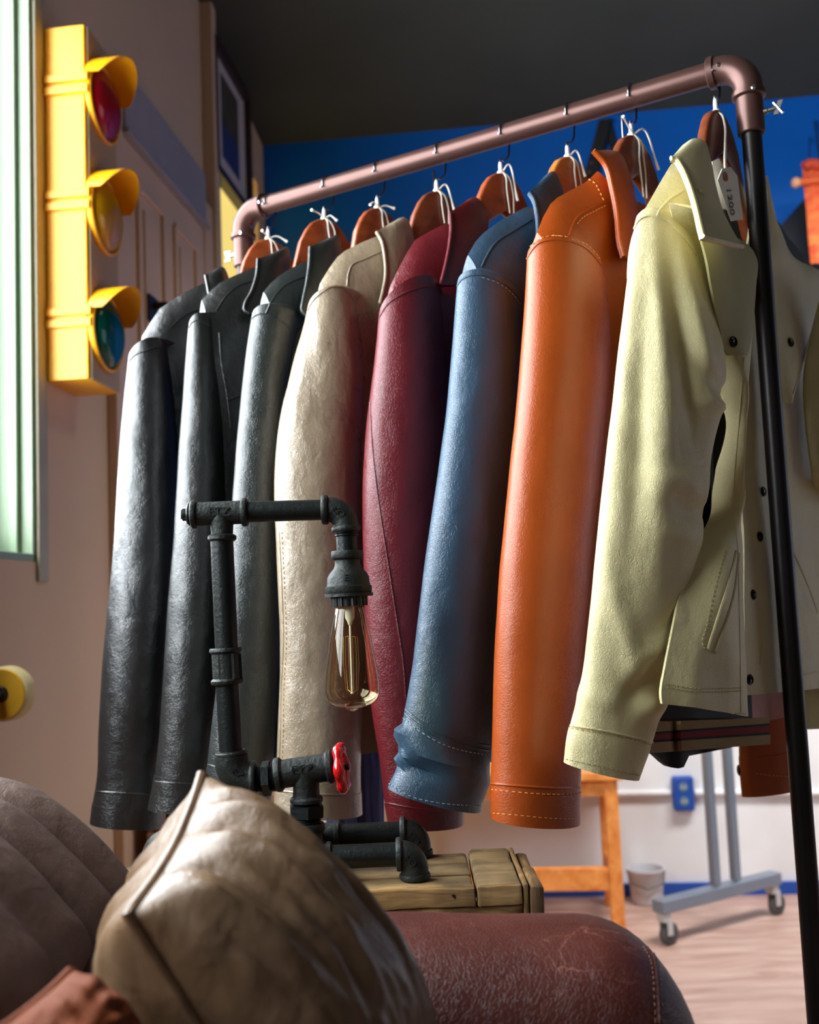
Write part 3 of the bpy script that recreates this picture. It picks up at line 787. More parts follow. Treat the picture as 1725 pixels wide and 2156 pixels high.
def string_loop(pk, Rv, Fv, drop, label, bow, sway=.012, seed=0):
    rnd = random.Random(seed)
    p0 = pk + Z * .001
    t_ = thing('tag_string', label, 'string', p0, 'white tag strings tied to the hangers')
    fr = Fv * .0085
    mb = MB(); ring = [p0 + (Rv * math.cos(q) + Fv * math.sin(q)) * .0042 for q in [i * 2 * math.pi / 12 for i in range(13)]]
    mb.tube(ring, .0013, 6); mb.tube([p + Z * .002 for p in ring], .0012, 6); mb.obj('knot', m_str, t_)
    for k, dx in enumerate((-.001, -.009)):
        pts = [p0 + Fv * .004, p0 + fr + Rv * (dx * .6) - Z * .006, p0 + fr * 1.05 + Rv * (dx * 1.3) - Z * drop * .4, p0 + fr * 1.2 + Rv * (dx * .9 - .003) - Z * drop]
        mb = MB(); mb.tube([V(q) for q in resample(pts, 16)], .0011, 6); mb.obj('strand', m_str, t_)
    for (dr, dz) in bow:
        pts = [p0 + Fv * .003, p0 + Rv * dr * .4 + Z * (.004 + abs(dz) * .2) + Fv * .006, p0 + Rv * dr + Z * dz + Fv * .012]
        qs = [V(q) for q in resample(pts, 12)]
        mb = MB(); mb.tube(qs, [.0012] * 9 + [.0014, .002, .0022], 6); mb.obj('loose_end', m_str, t_)
    return t_

def spl_interp(pts, n): return resample(pts, n)
def sleeve(Lp, Rp, depth, asp, head=None, n=70, wr=.0035, seed=0, bd_k=.85, dl_k=.34, dome=(.03, .05), Rv=None, fold=None, m=40, close_top=True, tilt=.018, squash=None):
    """a sleeve: traced silhouettes at the sleeve's own distance, a flattened round section, soft folds"""
    L_ = resample(Lp, n); R_ = resample(Rp, n)
    rings = []
    for i in range(n):
        t = i / (n - 1); Y = interp(*zip(*depth), t) if False else interp([d[0] for d in depth], [d[1] for d in depth], t)
        A = at(*L_[i], Y); B = at(*R_[i], Y); hw = (B - A).length / 2
        dl, bd = hw * dl_k, min(hw * bd_k, .062)
        A = at(L_[i][0], L_[i][1], Y - dl); B = at(R_[i][0], R_[i][1], Y + dl)
        c = (A + B) / 2; a = (B - A) / 2
        bdir_ = c - CAM; bdir_.z = 0; bdir_.normalize()
        tl = tilt * max(0, 1 - t * 9)
        bvec = bdir_ * bd - Z * tl
        ring = []
        for j in range(m):
            q = 2 * math.pi * j / m
            sx, sy = math.cos(q), math.sin(q)
            p = c + a * sx + bvec * sy
            out = (a.normalized() * sx + bdir_ * sy)
            w_ = noise.noise(V((p.x * 22 + seed * 7.3, p.y * 22, p.z * 7))) * .7 + noise.noise(V((p.x * 55 + seed, p.y * 55, p.z * 26))) * .3
            edge = abs(sx) ** 3
            p = p + out * (w_ * wr * (1 - .75 * edge) * min(1, t * 12 + .15))
            if fold: p = p + out * fold(t, q, proj(p))
            ring.append(p)
        rings.append(ring)
    # rounded head running up into the shoulder
    if head is not None:
        tgt = V(head); top = []
        r0_ = rings[0]; c0 = sum(r0_, V((0, 0, 0))) / m
        for k in range(5, 0, -1):
            u = k / 5; s_ = math.cos(u * math.pi / 2 * .8)
            cc = c0.lerp(tgt, math.sin(u * math.pi / 2))
            top.append([cc + (p - c0) * s_ for p in r0_])
        rings = top + rings
    return rings
def turned_in(rings, back=5):
    a, b_ = rings[-1], rings[-back]; ca = sum(a, V((0, 0, 0))) / len(a); cb = sum(b_, V((0, 0, 0))) / len(b_)
    return [[ca + (p - ca) * .95 for p in a], [cb + (p - cb) * .9 for p in b_]]
def cuff_ring(rings, i0, i1, extra):
    """the cuff band: rings i0..i1 pushed out"""
    out = []
    for i in range(i0, i1):
        c = sum(rings[i], V((0, 0, 0))) / len(rings[i])
        out.append([c + (p - c) * (1 + min(extra, .0008) / max(.02, (p - c).length)) for p in rings[i]])
    return out
def body_slab(H, Rv, Fv, ridge_px, hem_z, tip_s, far_s=-.235, t_mid=.04, t_edge=.026, nz=30, ns=34, flare=.0, hem_px=None, wr=.004, seed=0, ridge_drop=.004):
    pts = []
    for px, py in ridge_px:
        P = onplane(px, py, H, Fv); pts.append(((P - H).dot(Rv), P.z - ridge_drop))
    pts.sort(key=lambda q: q[0])
    ss = [q[0] for q in pts]; zs = [q[1] for q in pts]
    s_n, z_n = ss[0], zs[0]
    def ztop(s_):
        if s_ >= s_n: return interp(ss, zs, s_)
        a_ = abs(s_)
        if a_ >= max(s_n, .0) and s_ < 0: return interp(ss, zs, a_)
        return z_n - .02 * (1 - (a_ / max(s_n, .02)) ** 2)
    rings = []
    for i in range(ns):
        u = i / (ns - 1); s_ = lerp(far_s, tip_s, u)
        e = abs(u * 2 - 1); th = lerp(t_mid, t_edge, e ** 2)
        zt = ztop(s_); prof_ = []
        for k in range(nz):
            v = k / (nz - 1); dz = (zt - hem_z) * (v ** 1.6)
            f_ = th * (1 - math.exp(-dz / .028)) * (1 + flare * v)
            prof_.append((f_, zt - dz))
        ring = []
        for f_, z_ in prof_:
            p = H + Rv * s_ + Fv * f_; p.z = z_
            p += Fv * (noise.noise(V((p.x * 18 + seed * 3.1, p.y * 18, p.z * 5))) * wr * min(1, (zt - z_) * 12)); ring.append(p)
        for f_, z_ in prof_[::-1][:-1]:
            p = H + Rv * s_ - Fv * f_ * .8; p.z = z_; ring.append(p)
        rings.append(ring)
    return rings, ztop
def collar_grid(Lp, Rp, H, Rv, Fv, fL=.05, fR=.012, n=24, m=14, bul=.008, dR=.022):
    L_ = resample(Lp, n); R_ = resample(Rp, n); g = []
    for i in range(n):
        t = i / (n - 1)
        A = onplane(L_[i][0], L_[i][1], H + Fv * lerp(fL * .45, fL, t), Fv); B = onplane(R_[i][0], R_[i][1], H + Fv * lerp(fR, fR + dR, t), Fv)
        row = []
        for j in range(m):
            u = j / (m - 1); p = A.lerp(B, u); vd = (p - CAM).normalized()
            row.append(p - vd * (bul * math.sin(u * math.pi) * (.5 + .5 * t)) + vd * (.012 * max(0, u - .8) / .2 * (1 - t) ))
        g.append(row)
    return g
m_black = leather('black_leather', (20, 20, 21), .3, spec=1.2, pebble=.25, crease=.3)
m_black2 = leather('soft_black_leather', (25, 25, 24), .33, spec=1.1, pebble=.3, crease=.28)
m_grn = leather('grey_green_leather', (36, 42, 41), .34, spec=.9, pebble=.35, crease=.3)
m_taupe = leather('taupe_leather', (152, 134, 110), .28, spec=.9, pebble=.35, crease=.5)
m_burg = leather('burgundy_leather', (100, 20, 28), .38, spec=.5, pebble=.4, crease=.2)
m_blue_l = leather('steel_blue_leather', (52, 78, 100), .38, spec=.5, pebble=.4, crease=.3)
m_orl = leather('orange_leather', (166, 72, 16), .36, spec=.5, pebble=.25, crease=.12)
m_creml = leather('cream_leather', (214, 202, 152), .48, spec=.45, pebble=.5, crease=.35)
m_lining = plain('dark_lining', (18, 18, 22), .7)
def stitch_mat(name, rgb): return plain(name, rgb, .7)
JACKETS = []
def jacket(label, mat, hpx, tip, sl, ridge, collar, hem, ends, seams=(), stitch=(), stitch_rgb=None, cuff=None, seam_r=.0013, wr=.0035, seed=0, body_t=.032, fold=None, yoke_mat=None, hem_px=None, dgap=0.0, tip_pull=.02, ydrop=.03, body=True):
    H, Rv, Fv, ang = frame_of(hpx, tip)
    P = H + Rv * HALF
    Yt = onplane(tip[0], tip[1], H, Fv).y + dgap
    t_ = thing('leather_jacket', label, 'jacket', (H.x, H.y, 0.7), 'leather jackets on the rack')
    hz = atz(ends[0], ends[1], 0).z
    depth = [(0, Yt), (1, Yt - ydrop)]
    tz = onplane(tip[0], tip[1], H, Fv).z
    head = H + Rv * (HALF - .07); head.z = tz + .006
    n = 70
    rings = sleeve(sl[0], sl[1], depth, 0, head=head, n=n, wr=wr, seed=seed, fold=fold)
    k0 = len(rings) - n
    # hollow open end at the hem
    inner = turned_in(rings)
    MB().loft(rings + inner).obj('sleeve', mat, t_)
    so = COL.objects[-1] if False else t_.children[-1]
    objs = [so]
    if cuff:
        ci = k0 + int(cuff * n)
        cr = cuff_ring(rings, ci, len(rings), .0009)
        cm_ = sum(rings[ci], V((0, 0, 0))) / len(rings[ci])
        cr = [[lerp_(p, cm_, .03) for p in rings[ci]]] + cr + turned_in(cr, 3)
        MB().loft(cr).obj('cuff', mat, t_); objs.append(t_.children[-1])
    body_o = None
    if body:
        rings_b, zt = body_slab(H, Rv, Fv, ridge, hem, HALF - tip_pull, t_mid=body_t, seed=seed)
        body_o = MB().loft(rings_b).obj('body', yoke_mat or mat, t_); objs.append(body_o)
    col_g = collar_grid(collar[0], collar[1], H, Rv, Fv)
    co = MB().shell(col_g, .005).obj('collar', mat, t_); objs.append(co)
    bv = bvh_of(objs)
    # rolled edge of the collar leaf
    ed = [g[0] for g in col_g]
    mb = MB(); mb.tube([p - (p - CAM).normalized() * .001 for p in ed], .0024, 8)
    mb.obj('collar_edge', mat, co)
    for pth in seams:
        sm = seam([pth], bv, seam_r)
        if len(sm.v) > 20: sm.obj('seam', mat, so)
    if stitch:
        smat = stitch_mat(mat.name + '_thread', stitch_rgb or (90, 90, 90))
        for pth in stitch:
            sm = stitches([pth], bv)
            if sm.v: sm.obj('stitching', smat, so)
    JACKETS.append((t_, H, Rv, Fv, objs, bv))
    return t_, H, Rv, Fv, bv, zt
def lerp_(a, b_, t): return a + (b_ - a) * t

hang_lab = ['wooden hanger of the leftmost black jacket, nearest the rack\'s left post', 'wooden hanger of the second black jacket from the left', 'wooden hanger of the dark grey-green jacket', 'wooden hanger of the taupe jacket', 'reddish wooden hanger of the burgundy jacket', 'pale orange-brown wooden hanger of the steel blue jacket', 'dark brown wooden hanger of the orange jacket', 'brown wooden hanger of the cream jacket at the right post']
SPEC = []
# 1 black, far left
j1 = jacket('black leather jacket at the left end of the rack, glossy sleeve', m_black, 575, (272, 752),
  ([(270, 757), (262, 830), (254, 920), (246, 1030), (239, 1140), (229, 1250), (219, 1350), (211, 1450), (207, 1550), (203, 1650), (194, 1700), (190, 1733)],
   [(352, 735), (366, 830), (374, 930), (378, 1030), (380, 1140), (376, 1250), (371, 1350), (366, 1450), (360, 1550), (354, 1650), (349, 1700), (347, 1738)]),
  [(275, 748), (300, 700), (335, 645), (385, 612), (435, 588)], ([(433, 580), (437, 600), (441, 622), (446, 640)], [(440, 574), (470, 562), (482, 585), (478, 640)]),
  .90, (190, 1733), seams=[[(272, 760), (285, 747), (310, 738), (330, 731), (345, 733)], [(199, 1666), (250, 1669), (320, 1673), (346, 1675)], [(360, 690), (380, 670), (400, 658), (425, 650)]], cuff=.945, seed=1, wr=.005)
# 2 black
j2 = jacket('black leather jacket second from the left, between the glossy black and the grey-green one', m_black2, 700, (398, 680),
  ([(397, 690), (390, 760), (384, 850), (377, 940), (371, 1040), (364, 1150), (355, 1250), (348, 1350), (342, 1450), (333, 1570), (321, 1660), (312, 1703)],
   [(448, 690), (458, 760), (467, 850), (472, 940), (475, 1040), (476, 1150), (474, 1250), (470, 1350), (466, 1450), (460, 1570), (452, 1660), (446, 1708)]),
  [(400, 676), (412, 645), (430, 618), (465, 588), (510, 567), (545, 553)], ([(543, 545), (540, 580), (529, 615), (515, 643), (514, 652), (526, 660)], [(575, 533), (607, 520), (611, 545), (606, 580), (590, 625), (566, 662)]),
  .90, (312, 1703), seams=[[(398, 690), (404, 679), (415, 674), (430, 680), (445, 690)], [(325, 1645), (360, 1648), (420, 1651), (450, 1652)], [(455, 655), (475, 625), (500, 603), (530, 592)], [(462, 700), (466, 760), (478, 830), (486, 900)], [(478, 845), (500, 836), (512, 833)]], cuff=.925, seed=2)
# 3 grey-green
def f3_(t, q, P): return 0
j3 = jacket('dark grey-green leather jacket third from the left, left of the taupe one', m_grn, 805, (530, 665),
  ([(530, 670), (522, 720), (511, 800), (501, 900), (493, 1000), (484, 1120), (474, 1250), (464, 1360), (455, 1450), (443, 1550), (436, 1615), (432, 1690)],
   [(628, 690), (618, 740), (608, 800), (600, 900), (596, 1000), (594, 1120), (592, 1250), (590, 1360), (588, 1450), (584, 1540), (578, 1615), (570, 1692)]),
  [(533, 660), (545, 625), (560, 600), (580, 580), (610, 560), (650, 541)], ([(653, 520), (651, 560), (645, 600), (638, 635), (636, 655), (644, 664)], [(680, 507), (712, 495), (720, 530), (718, 570), (705, 620), (680, 662)]),
  .91, (432, 1690), seams=[[(530, 672), (538, 664), (552, 661), (580, 670), (605, 685), (622, 705)], [(439, 1610), (470, 1618), (520, 1622), (570, 1622)], [(560, 660), (575, 628), (600, 600), (640, 583)]], cuff=.925, seed=3)
# 4 taupe
j4 = jacket('taupe grey-beige leather jacket behind the hanging lamp bulb', m_taupe, 940, (648, 642),
  ([(648, 652), (636, 700), (621, 750), (606, 810), (593, 860), (584, 920), (579, 980), (578, 1060), (582, 1150), (586, 1250), (590, 1350), (588, 1450), (585, 1530), (583, 1600), (580, 1660), (576, 1710)],
   [(748, 634), (758, 690), (765, 750), (768, 820), (765, 880), (761, 950), (757, 1050), (757, 1150), (760, 1250), (762, 1400), (762, 1500), (760, 1600), (760, 1660), (762, 1713)]),
  [(650, 640), (668, 600), (690, 563), (705, 540), (722, 524), (760, 505), (800, 489)], ([(793, 487), (803, 505), (810, 540), (812, 580), (806, 615), (800, 640)], [(822, 470), (852, 457), (868, 482), (872, 520), (862, 580), (836, 645)]),
  .92, (576, 1710), seams=[[(648, 655), (658, 635), (675, 618), (700, 604), (725, 607), (740, 622), (747, 636)], [(582, 1664), (650, 1671), (758, 1673)], [(731, 602), (734, 575), (740, 560), (770, 545), (803, 530)], [(588, 1120), (594, 1250), (597, 1350), (592, 1450), (590, 1560), (587, 1640)]], cuff=.945, seed=4, wr=.006,
  stitch=[[(594, 1120), (600, 1250), (603, 1350), (598, 1450), (596, 1560), (592, 1640)]], stitch_rgb=(190, 170, 150))
# 5 burgundy
j5 = jacket('burgundy leather jacket between the taupe and the steel blue ones', m_burg, 1075, (798, 665),
  ([(798, 668), (793, 720), (786, 780), (778, 840), (771, 900), (767, 960), (764, 1030), (764, 1100), (766, 1200), (768, 1300), (772, 1400), (783, 1500), (799, 1600), (810, 1690), (819, 1738)],
   [(925, 605), (934, 680), (940, 740), (944, 800), (948, 860), (951, 920), (953, 1000), (955, 1100), (957, 1200), (960, 1300), (963, 1400), (968, 1500), (973, 1600), (977, 1690), (975, 1735)]),
  [(800, 658), (812, 620), (830, 575), (860, 520), (875, 497), (910, 478), (945, 462)], ([(948, 447), (950, 480), (946, 520), (938, 560), (928, 600)], [(985, 420), (1000, 414), (1022, 440), (1024, 520), (1000, 600)]),
  .92, (819, 1738), seams=[[(799, 668), (815, 642), (850, 618), (880, 607), (905, 603), (920, 604)], [(812, 1690), (870, 1701), (930, 1708), (974, 1708)], [(779, 830), (784, 940), (795, 1040), (815, 1170), (835, 1300), (850, 1400), (855, 1470)]], cuff=.955, seed=5, wr=.003, ydrop=-.01)
# 6 steel blue
def fold6(t, q, P):
    px, py = P
    if py < 1490 or math.sin(q) > .35: return 0
    g = 0
    for (cx, cy, sx, sy, an, am) in ((850, 1545, 90, 13, .35, .010), (930, 1600, 95, 16, .45, .012), (880, 1620, 70, 12, .1, -.007), (985, 1570, 40, 22, .6, -.007), (850, 1600, 40, 14, -.2, .008)):
        dx, dy = px - cx, py - cy; u = dx * math.cos(an) + dy * math.sin(an); v = -dx * math.sin(an) + dy * math.cos(an)
        g += am * math.exp(-(u / sx) ** 2 - (v / sy) ** 2)
    return g
j6 = jacket('steel blue leather jacket with creased cuff, between the burgundy and the orange ones', m_blue_l, 1210, (963, 598),
  ([(963, 601), (958, 660), (953, 720), (946, 800), (938, 880), (928, 950), (918, 1020), (908, 1090), (898, 1160), (888, 1240), (878, 1320), (868, 1400), (858, 1460), (849, 1510), (845, 1560), (843, 1590), (830, 1625), (817, 1657)],
   [(1098, 640), (1100, 700), (1099, 760), (1094, 850), (1088, 930), (1081, 1010), (1074, 1090), (1066, 1170), (1058, 1250), (1050, 1340), (1044, 1420), (1039, 1490), (1037, 1540), (1034, 1600), (1028, 1640), (1020, 1680), (1015, 1690), (1014, 1707)]),
  [(964, 595), (972, 565), (985, 530), (997, 508), (1010, 490), (1050, 460), (1115, 425)], ([(1115, 405), (1124, 420), (1131, 450), (1133, 490), (1128, 530)], [(1148, 370), (1163, 360), (1184, 395), (1190, 440), (1180, 520)]),
  .92, (817, 1657), seams=[[(963, 602), (972, 589), (985, 582), (1010, 578), (1050, 590), (1080, 612), (1097, 636)], [(1008, 578), (1022, 545), (1045, 510), (1080, 487), (1120, 462)], [(850, 1490), (880, 1515), (920, 1540), (970, 1560), (1030, 1570)], [(850, 1500), (880, 1525), (920, 1550), (970, 1570), (1030, 1580)]], seed=6, wr=.003, fold=fold6, ydrop=.055,
  stitch=[[(850, 1512), (880, 1537), (920, 1562), (970, 1580), (1028, 1590)], [(820, 1650), (865, 1677), (920, 1690), (1012, 1697)], [(1015, 584), (1050, 597), (1080, 620), (1095, 640)]], stitch_rgb=(150, 172, 190))
# 7 orange
j7 = jacket('orange leather jacket with contrast stitching, left of the cream one', m_orl, 1340, (1110, 542),
  ([(1110, 545), (1106, 620), (1100, 700), (1092, 800), (1085, 880), (1076, 960), (1068, 1040), (1060, 1120), (1052, 1200), (1047, 1280), (1042, 1360), (1039, 1440), (1037, 1520), (1035, 1600), (1033, 1650), (1035, 1720)],
   [(1268, 560), (1280, 620), (1286, 700), (1284, 800), (1278, 880), (1270, 960), (1264, 1040), (1256, 1120), (1249, 1200), (1243, 1280), (1237, 1360), (1232, 1440), (1228, 1520), (1225, 1600), (1223, 1660), (1221, 1734)]),
  [(1111, 538), (1122, 505), (1140, 458), (1152, 432), (1165, 414), (1200, 395), (1240, 373), (1256, 352)], ([(1251, 316), (1275, 345), (1290, 395), (1300, 450), (1306, 510), (1314, 540)], [(1268, 316), (1300, 318), (1328, 370), (1340, 420), (1345, 480), (1338, 545)]),
  .93, (1035, 1720), seams=[[(1110, 545), (1120, 527), (1135, 512), (1160, 505), (1195, 507), (1230, 520), (1252, 540), (1267, 560)], [(1035, 1650), (1100, 1655), (1170, 1659), (1221, 1659)], [(1196, 506), (1206, 475), (1220, 452), (1245, 438), (1273, 426)]], cuff=.94, ydrop=.045, seed=7, wr=.002, seam_r=.0015,
  stitch=[[(1118, 518), (1135, 504), (1160, 497), (1195, 499)], [(1205, 505), (1235, 515), (1262, 545)], [(1215, 472), (1228, 458), (1250, 446), (1275, 433)], [(1037, 1662), (1090, 1668), (1150, 1672), (1215, 1672)], [(1040, 1712), (1090, 1716), (1150, 1722), (1216, 1724)], [(1236, 376), (1252, 386), (1263, 405), (1271, 422)]], stitch_rgb=(236, 170, 90))
HP = [(575, (565, 505)), (700, (683, 463)), (805, (795, 440)), (940, (920, 405)), (1075, (1055, 367)), (1210, (1196, 333)), (1340, (1330, 288))]
for k, (jj, (hpx, pk_px)) in enumerate(zip((j1, j2, j3, j4, j5, j6, j7), HP)):
    t_, H, Rv, Fv, bv, zt = jj
    pk, ht = hanger(H, Rv, Fv, pk_px, hang_lab[k], m_hang[(0, 0, 0, 1, 0, 2, 1)[k]], zt)
    sl = 'white tag string tied at the hook of the ' + ('leftmost black', 'second black', 'dark grey-green', 'taupe', 'burgundy', 'steel blue', 'orange')[k] + ' jacket\'s hanger'
    string_loop(pk, Rv, Fv, (.045, .042, .05, .05, .06, .06, .085)[k], sl, ([(-.028, -.004), (.016, .008)], [(.028, .006), (-.016, -.004)], [(.024, -.004), (-.024, .001)], [(-.022, -.03)], [(-.018, -.04)], [(-.02, -.026)], [(.034, .012), (-.04, -.04)])[k], seed=k)
# ================================================================== CREAM JACKET (open front)
H8, R8, F8, a8 = frame_of(1515, (1336, 476))
c8 = thing('leather_jacket', 'open cream leather jacket with dark snap buttons hanging at the right post', 'jacket', (H8.x, H8.y, .7), 'leather jackets on the rack')
def prow(px, py, f): return onplane(px, py, H8 + F8 * f, F8)
def panel(rows, f0, f1, n=60, m=26, bul=.01, fold=None, Hh=None, Fh=None, wr=.004, seed=0):
    """rows: (left px, left py, right px, right py); plane offset f0 at the left, f1 at the right"""
    Lr = resample([(r_[0], r_[1]) for r_ in rows], n); Rr = resample([(r_[2], r_[3]) for r_ in rows], n); g = []
    Hh = Hh or H8; Fh = Fh or F8
    for i in range(n):
        A = onplane(Lr[i][0], Lr[i][1], Hh + Fh * f0, Fh); B = onplane(Rr[i][0], Rr[i][1], Hh + Fh * f1, Fh); row = []
        for j in range(m):
            u = j / (m - 1); p = A.lerp(B, u)
            d = bul * math.sin(math.pi * u) + wr * noise.noise(V((p.x * 20 + seed, p.y * 20, p.z * 6)))
            if fold: d += fold(proj(p))
            row.append(p + Fh * d)
        g.append(row)
    return g
# near sleeve
tip8 = H8 + R8 * HALF; Yt8 = onplane(1336, 476, H8, F8).y
def gauss(px, py, L):
    g = 0
    for (cx, cy, sx, sy, an, am) in L:
        dx, dy = px - cx, py - cy; u = dx * math.cos(an) + dy * math.sin(an); v = -dx * math.sin(an) + dy * math.cos(an)
        g += am * math.exp(-(u / sx) ** 2 - (v / sy) ** 2)
    return g
F8S = [(1475, 700, 150, 16, 1.35, .010), (1440, 760, 190, 20, 1.4, -.010), (1500, 800, 70, 14, .9, -.008), (1505, 850, 40, 12, .3, .006), (1400, 700, 260, 18, 1.5, .004),
       (1395, 1000, 190, 26, 1.6, .008), (1440, 1010, 40, 24, .25, .008), (1460, 1075, 50, 18, .2, -.007), (1440, 1130, 40, 20, .4, .005), (1340, 900, 300, 22, 1.62, -.005),
       (1395, 1370, 70, 28, -.8, .012), (1360, 1430, 60, 22, -.9, -.013), (1330, 1360, 120, 24, 1.3, .006), (1300, 1480, 80, 20, .25, .004), (1385, 1480, 40, 20, -.6, .008)]
def fold8(t, q, P):
    return gauss(P[0], P[1], F8S) if math.sin(q) < .3 else 0
L8 = [(1336, 480), (1328, 540), (1318, 610), (1308, 690), (1298, 770), (1290, 850), (1280, 930), (1271, 1010), (1262, 1090), (1254, 1170), (1246, 1250), (1237, 1330), (1227, 1410), (1215, 1470), (1202, 1520), (1196, 1545), (1189, 1604)]
R8p = [(1468, 535), (1488, 590), (1508, 660), (1524, 730), (1530, 790), (1521, 845), (1510, 900), (1500, 960), (1494, 1030), (1486, 1090), (1470, 1175), (1452, 1255), (1432, 1325), (1412, 1400), (1396, 1465), (1376, 1555), (1345, 1642)]
head8 = H8 + R8 * (HALF - .07); head8.z = onplane(1336, 476, H8, F8).z + .02
rg = sleeve(L8, R8p, [(0, Yt8 + .01), (.45, Yt8 - .015), (1, Yt8 - .03)], 0, head=head8, n=110, wr=.003, seed=8, fold=fold8, m=72, bd_k=.62)
lst = rg[-1]; cc = sum(lst, V((0, 0, 0))) / len(lst)
s8 = MB().loft(rg + turned_in(rg)).obj('sleeve', m_creml, c8)
ci = 5 + int(110 * .935)
cr = cuff_ring(rg, ci, len(rg), .001); c2 = sum(cr[-1], V((0, 0, 0))) / len(cr[-1])
cf8 = MB().loft([[lerp_(p, sum(rg[ci], V((0, 0, 0))) / len(rg[ci]), .03) for p in rg[ci]]] + cr + turned_in(cr, 3)).obj('cuff', m_creml, c8)
# shoulder yoke: ridge from tip to neck
rb, zt8 = body_slab(H8, R8, F8, [(1337, 474), (1347, 450), (1365, 420), (1385, 385), (1412, 340), (1420, 332)], 1.45, HALF - .012, far_s=.06, t_mid=.03, t_edge=.028, seed=8)
yk = MB().loft(rb).obj('yoke', m_creml, c8)
# near front panel
F8P = [(1535, 800, 60, 14, 1.2, .010), (1510, 790, 70, 14, 1.3, -.008), (1528, 925, 120, 14, 1.55, .012), (1510, 1010, 120, 14, 1.5, -.010), (1535, 1040, 50, 14, 1.0, .008), (1480, 1250, 180, 24, 1.85, .010), (1440, 1350, 130, 22, 1.8, -.006), (1500, 1380, 60, 30, .2, .004)]
np_rows = [(1405, 430, 1478, 470), (1420, 470, 1540, 500), (1440, 520, 1588, 545), (1462, 600, 1588, 600), (1485, 690, 1581, 690), (1502, 774, 1576, 774), (1514, 840, 1571, 830), (1520, 885, 1567, 885), (1517, 940, 1562, 940), (1510, 997, 1558, 997), (1500, 1071, 1556, 1071), (1466, 1145, 1563, 1145), (1430, 1257, 1567, 1257), (1402, 1405, 1570, 1405), (1394, 1470, 1571, 1490), (1396, 1482, 1572, 1508)]
npan = MB().shell(panel(np_rows, .03, .05, n=90, m=36, bul=.012, fold=lambda P: .5 * gauss(P[0], P[1], F8P)), .0035).obj('front_panel', m_creml, c8, label='near front panel with pocket')
# turned lapel under the collar
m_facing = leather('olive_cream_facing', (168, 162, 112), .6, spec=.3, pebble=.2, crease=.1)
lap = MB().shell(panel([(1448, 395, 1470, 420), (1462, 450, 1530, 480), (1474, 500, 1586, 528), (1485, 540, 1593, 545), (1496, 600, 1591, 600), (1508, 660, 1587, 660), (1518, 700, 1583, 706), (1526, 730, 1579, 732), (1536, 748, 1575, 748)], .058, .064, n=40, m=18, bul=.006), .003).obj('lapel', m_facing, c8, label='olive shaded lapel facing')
# far front panel, lapel and sleeve
fp_rows = [(1588, 372, 1600, 384), (1582, 430, 1618, 425), (1578, 480, 1642, 485), (1570, 530, 1662, 532), (1562, 575, 1740, 577), (1556, 650, 1790, 620), (1552, 760, 1800, 740), (1552, 900, 1800, 900), (1560, 1000, 1800, 1000), (1566, 1130, 1800, 1130), (1563, 1250, 1800, 1250), (1566, 1350, 1800, 1345), (1570, 1420, 1800, 1405), (1574, 1464, 1800, 1438)]
m_cream_d = m_creml
fpan = MB().shell(panel(fp_rows, .012, .0, n=80, m=36, bul=.012, seed=4), .0035).obj('front_panel', m_cream_d, c8, label='far front panel behind the post')
lap2 = MB().shell(panel([(1600, 400, 1612, 412), (1602, 450, 1640, 478), (1606, 520, 1668, 536), (1612, 580, 1722, 574), (1618, 640, 1723, 645), (1626, 700, 1706, 705), (1634, 760, 1690, 762), (1642, 810, 1676, 812), (1650, 850, 1664, 851)], .024, .028, n=40, m=16, bul=.006), .003).obj('lapel', m_cream_d, c8, label='far lapel with two snaps')
slf = sleeve([(1735, 600), (1708, 700), (1692, 780), (1690, 840), (1698, 930), (1712, 1030), (1716, 1150), (1708, 1280), (1696, 1390), (1690, 1470), (1692, 1535)], [(1810, 620), (1815, 700), (1820, 780), (1822, 840), (1822, 930), (1822, 1030), (1820, 1150), (1815, 1280), (1805, 1390), (1800, 1470), (1800, 1525)], [(0, 1.345), (.42, 1.36), (.52, 1.45), (1, 1.455)], 0, n=60, wr=.006, seed=18, bd_k=.5)
MB().loft(slf).obj('sleeve', m_cream_d, c8, label='far sleeve at the right edge')
# back panel
bk = MB().shell(panel([(1500, 380, 1640, 470), (1500, 520, 1720, 580), (1505, 700, 1790, 700), (1505, 1000, 1790, 1000), (1490, 1300, 1790, 1300), (1470, 1440, 1790, 1410)], -.026, -.026, n=30, m=20, bul=-.004), .003).obj('back_panel', m_lining, c8, label='dark lined back seen inside')
# collar
g8 = collar_grid([(1413, 333), (1421, 333), (1434, 350), (1446, 375), (1456, 402), (1467, 440), (1476, 480), (1481, 499)], [(1438, 305), (1462, 291), (1483, 296), (1496, 330), (1508, 390), (1522, 440), (1541, 480), (1564, 519)], H8, R8, F8, fL=.095, fR=.03, n=40, m=22, bul=.008, dR=.055)
col8 = MB().shell(g8, .005).obj('collar', m_creml, c8)
mb = MB(); mb.tube([q[0] - (q[0] - CAM).normalized() * .001 for q in g8] + [p - (p - CAM).normalized() * .0005 for p in g8[-1][1:]], .0026, 8); mb.obj('collar_edge', m_creml, col8)
bv8 = bvh_of([s8, cf8, yk, npan, lap, col8])
for path in ([(1336, 482), (1345, 464), (1360, 455), (1385, 458), (1410, 470), (1432, 490), (1450, 512), (1466, 538)], [(1383, 457), (1392, 440), (1410, 420), (1438, 402)]):
    q = seam([path], bv8, .0017)
    if q.v: q.obj('seam', m_creml, yk)
bvp = bvh_of([npan]); bvs = bvh_of([s8, cf8]); bvf = bvh_of([fpan, lap2])
sthread = plain('cream_thread', (176, 160, 112), .7)
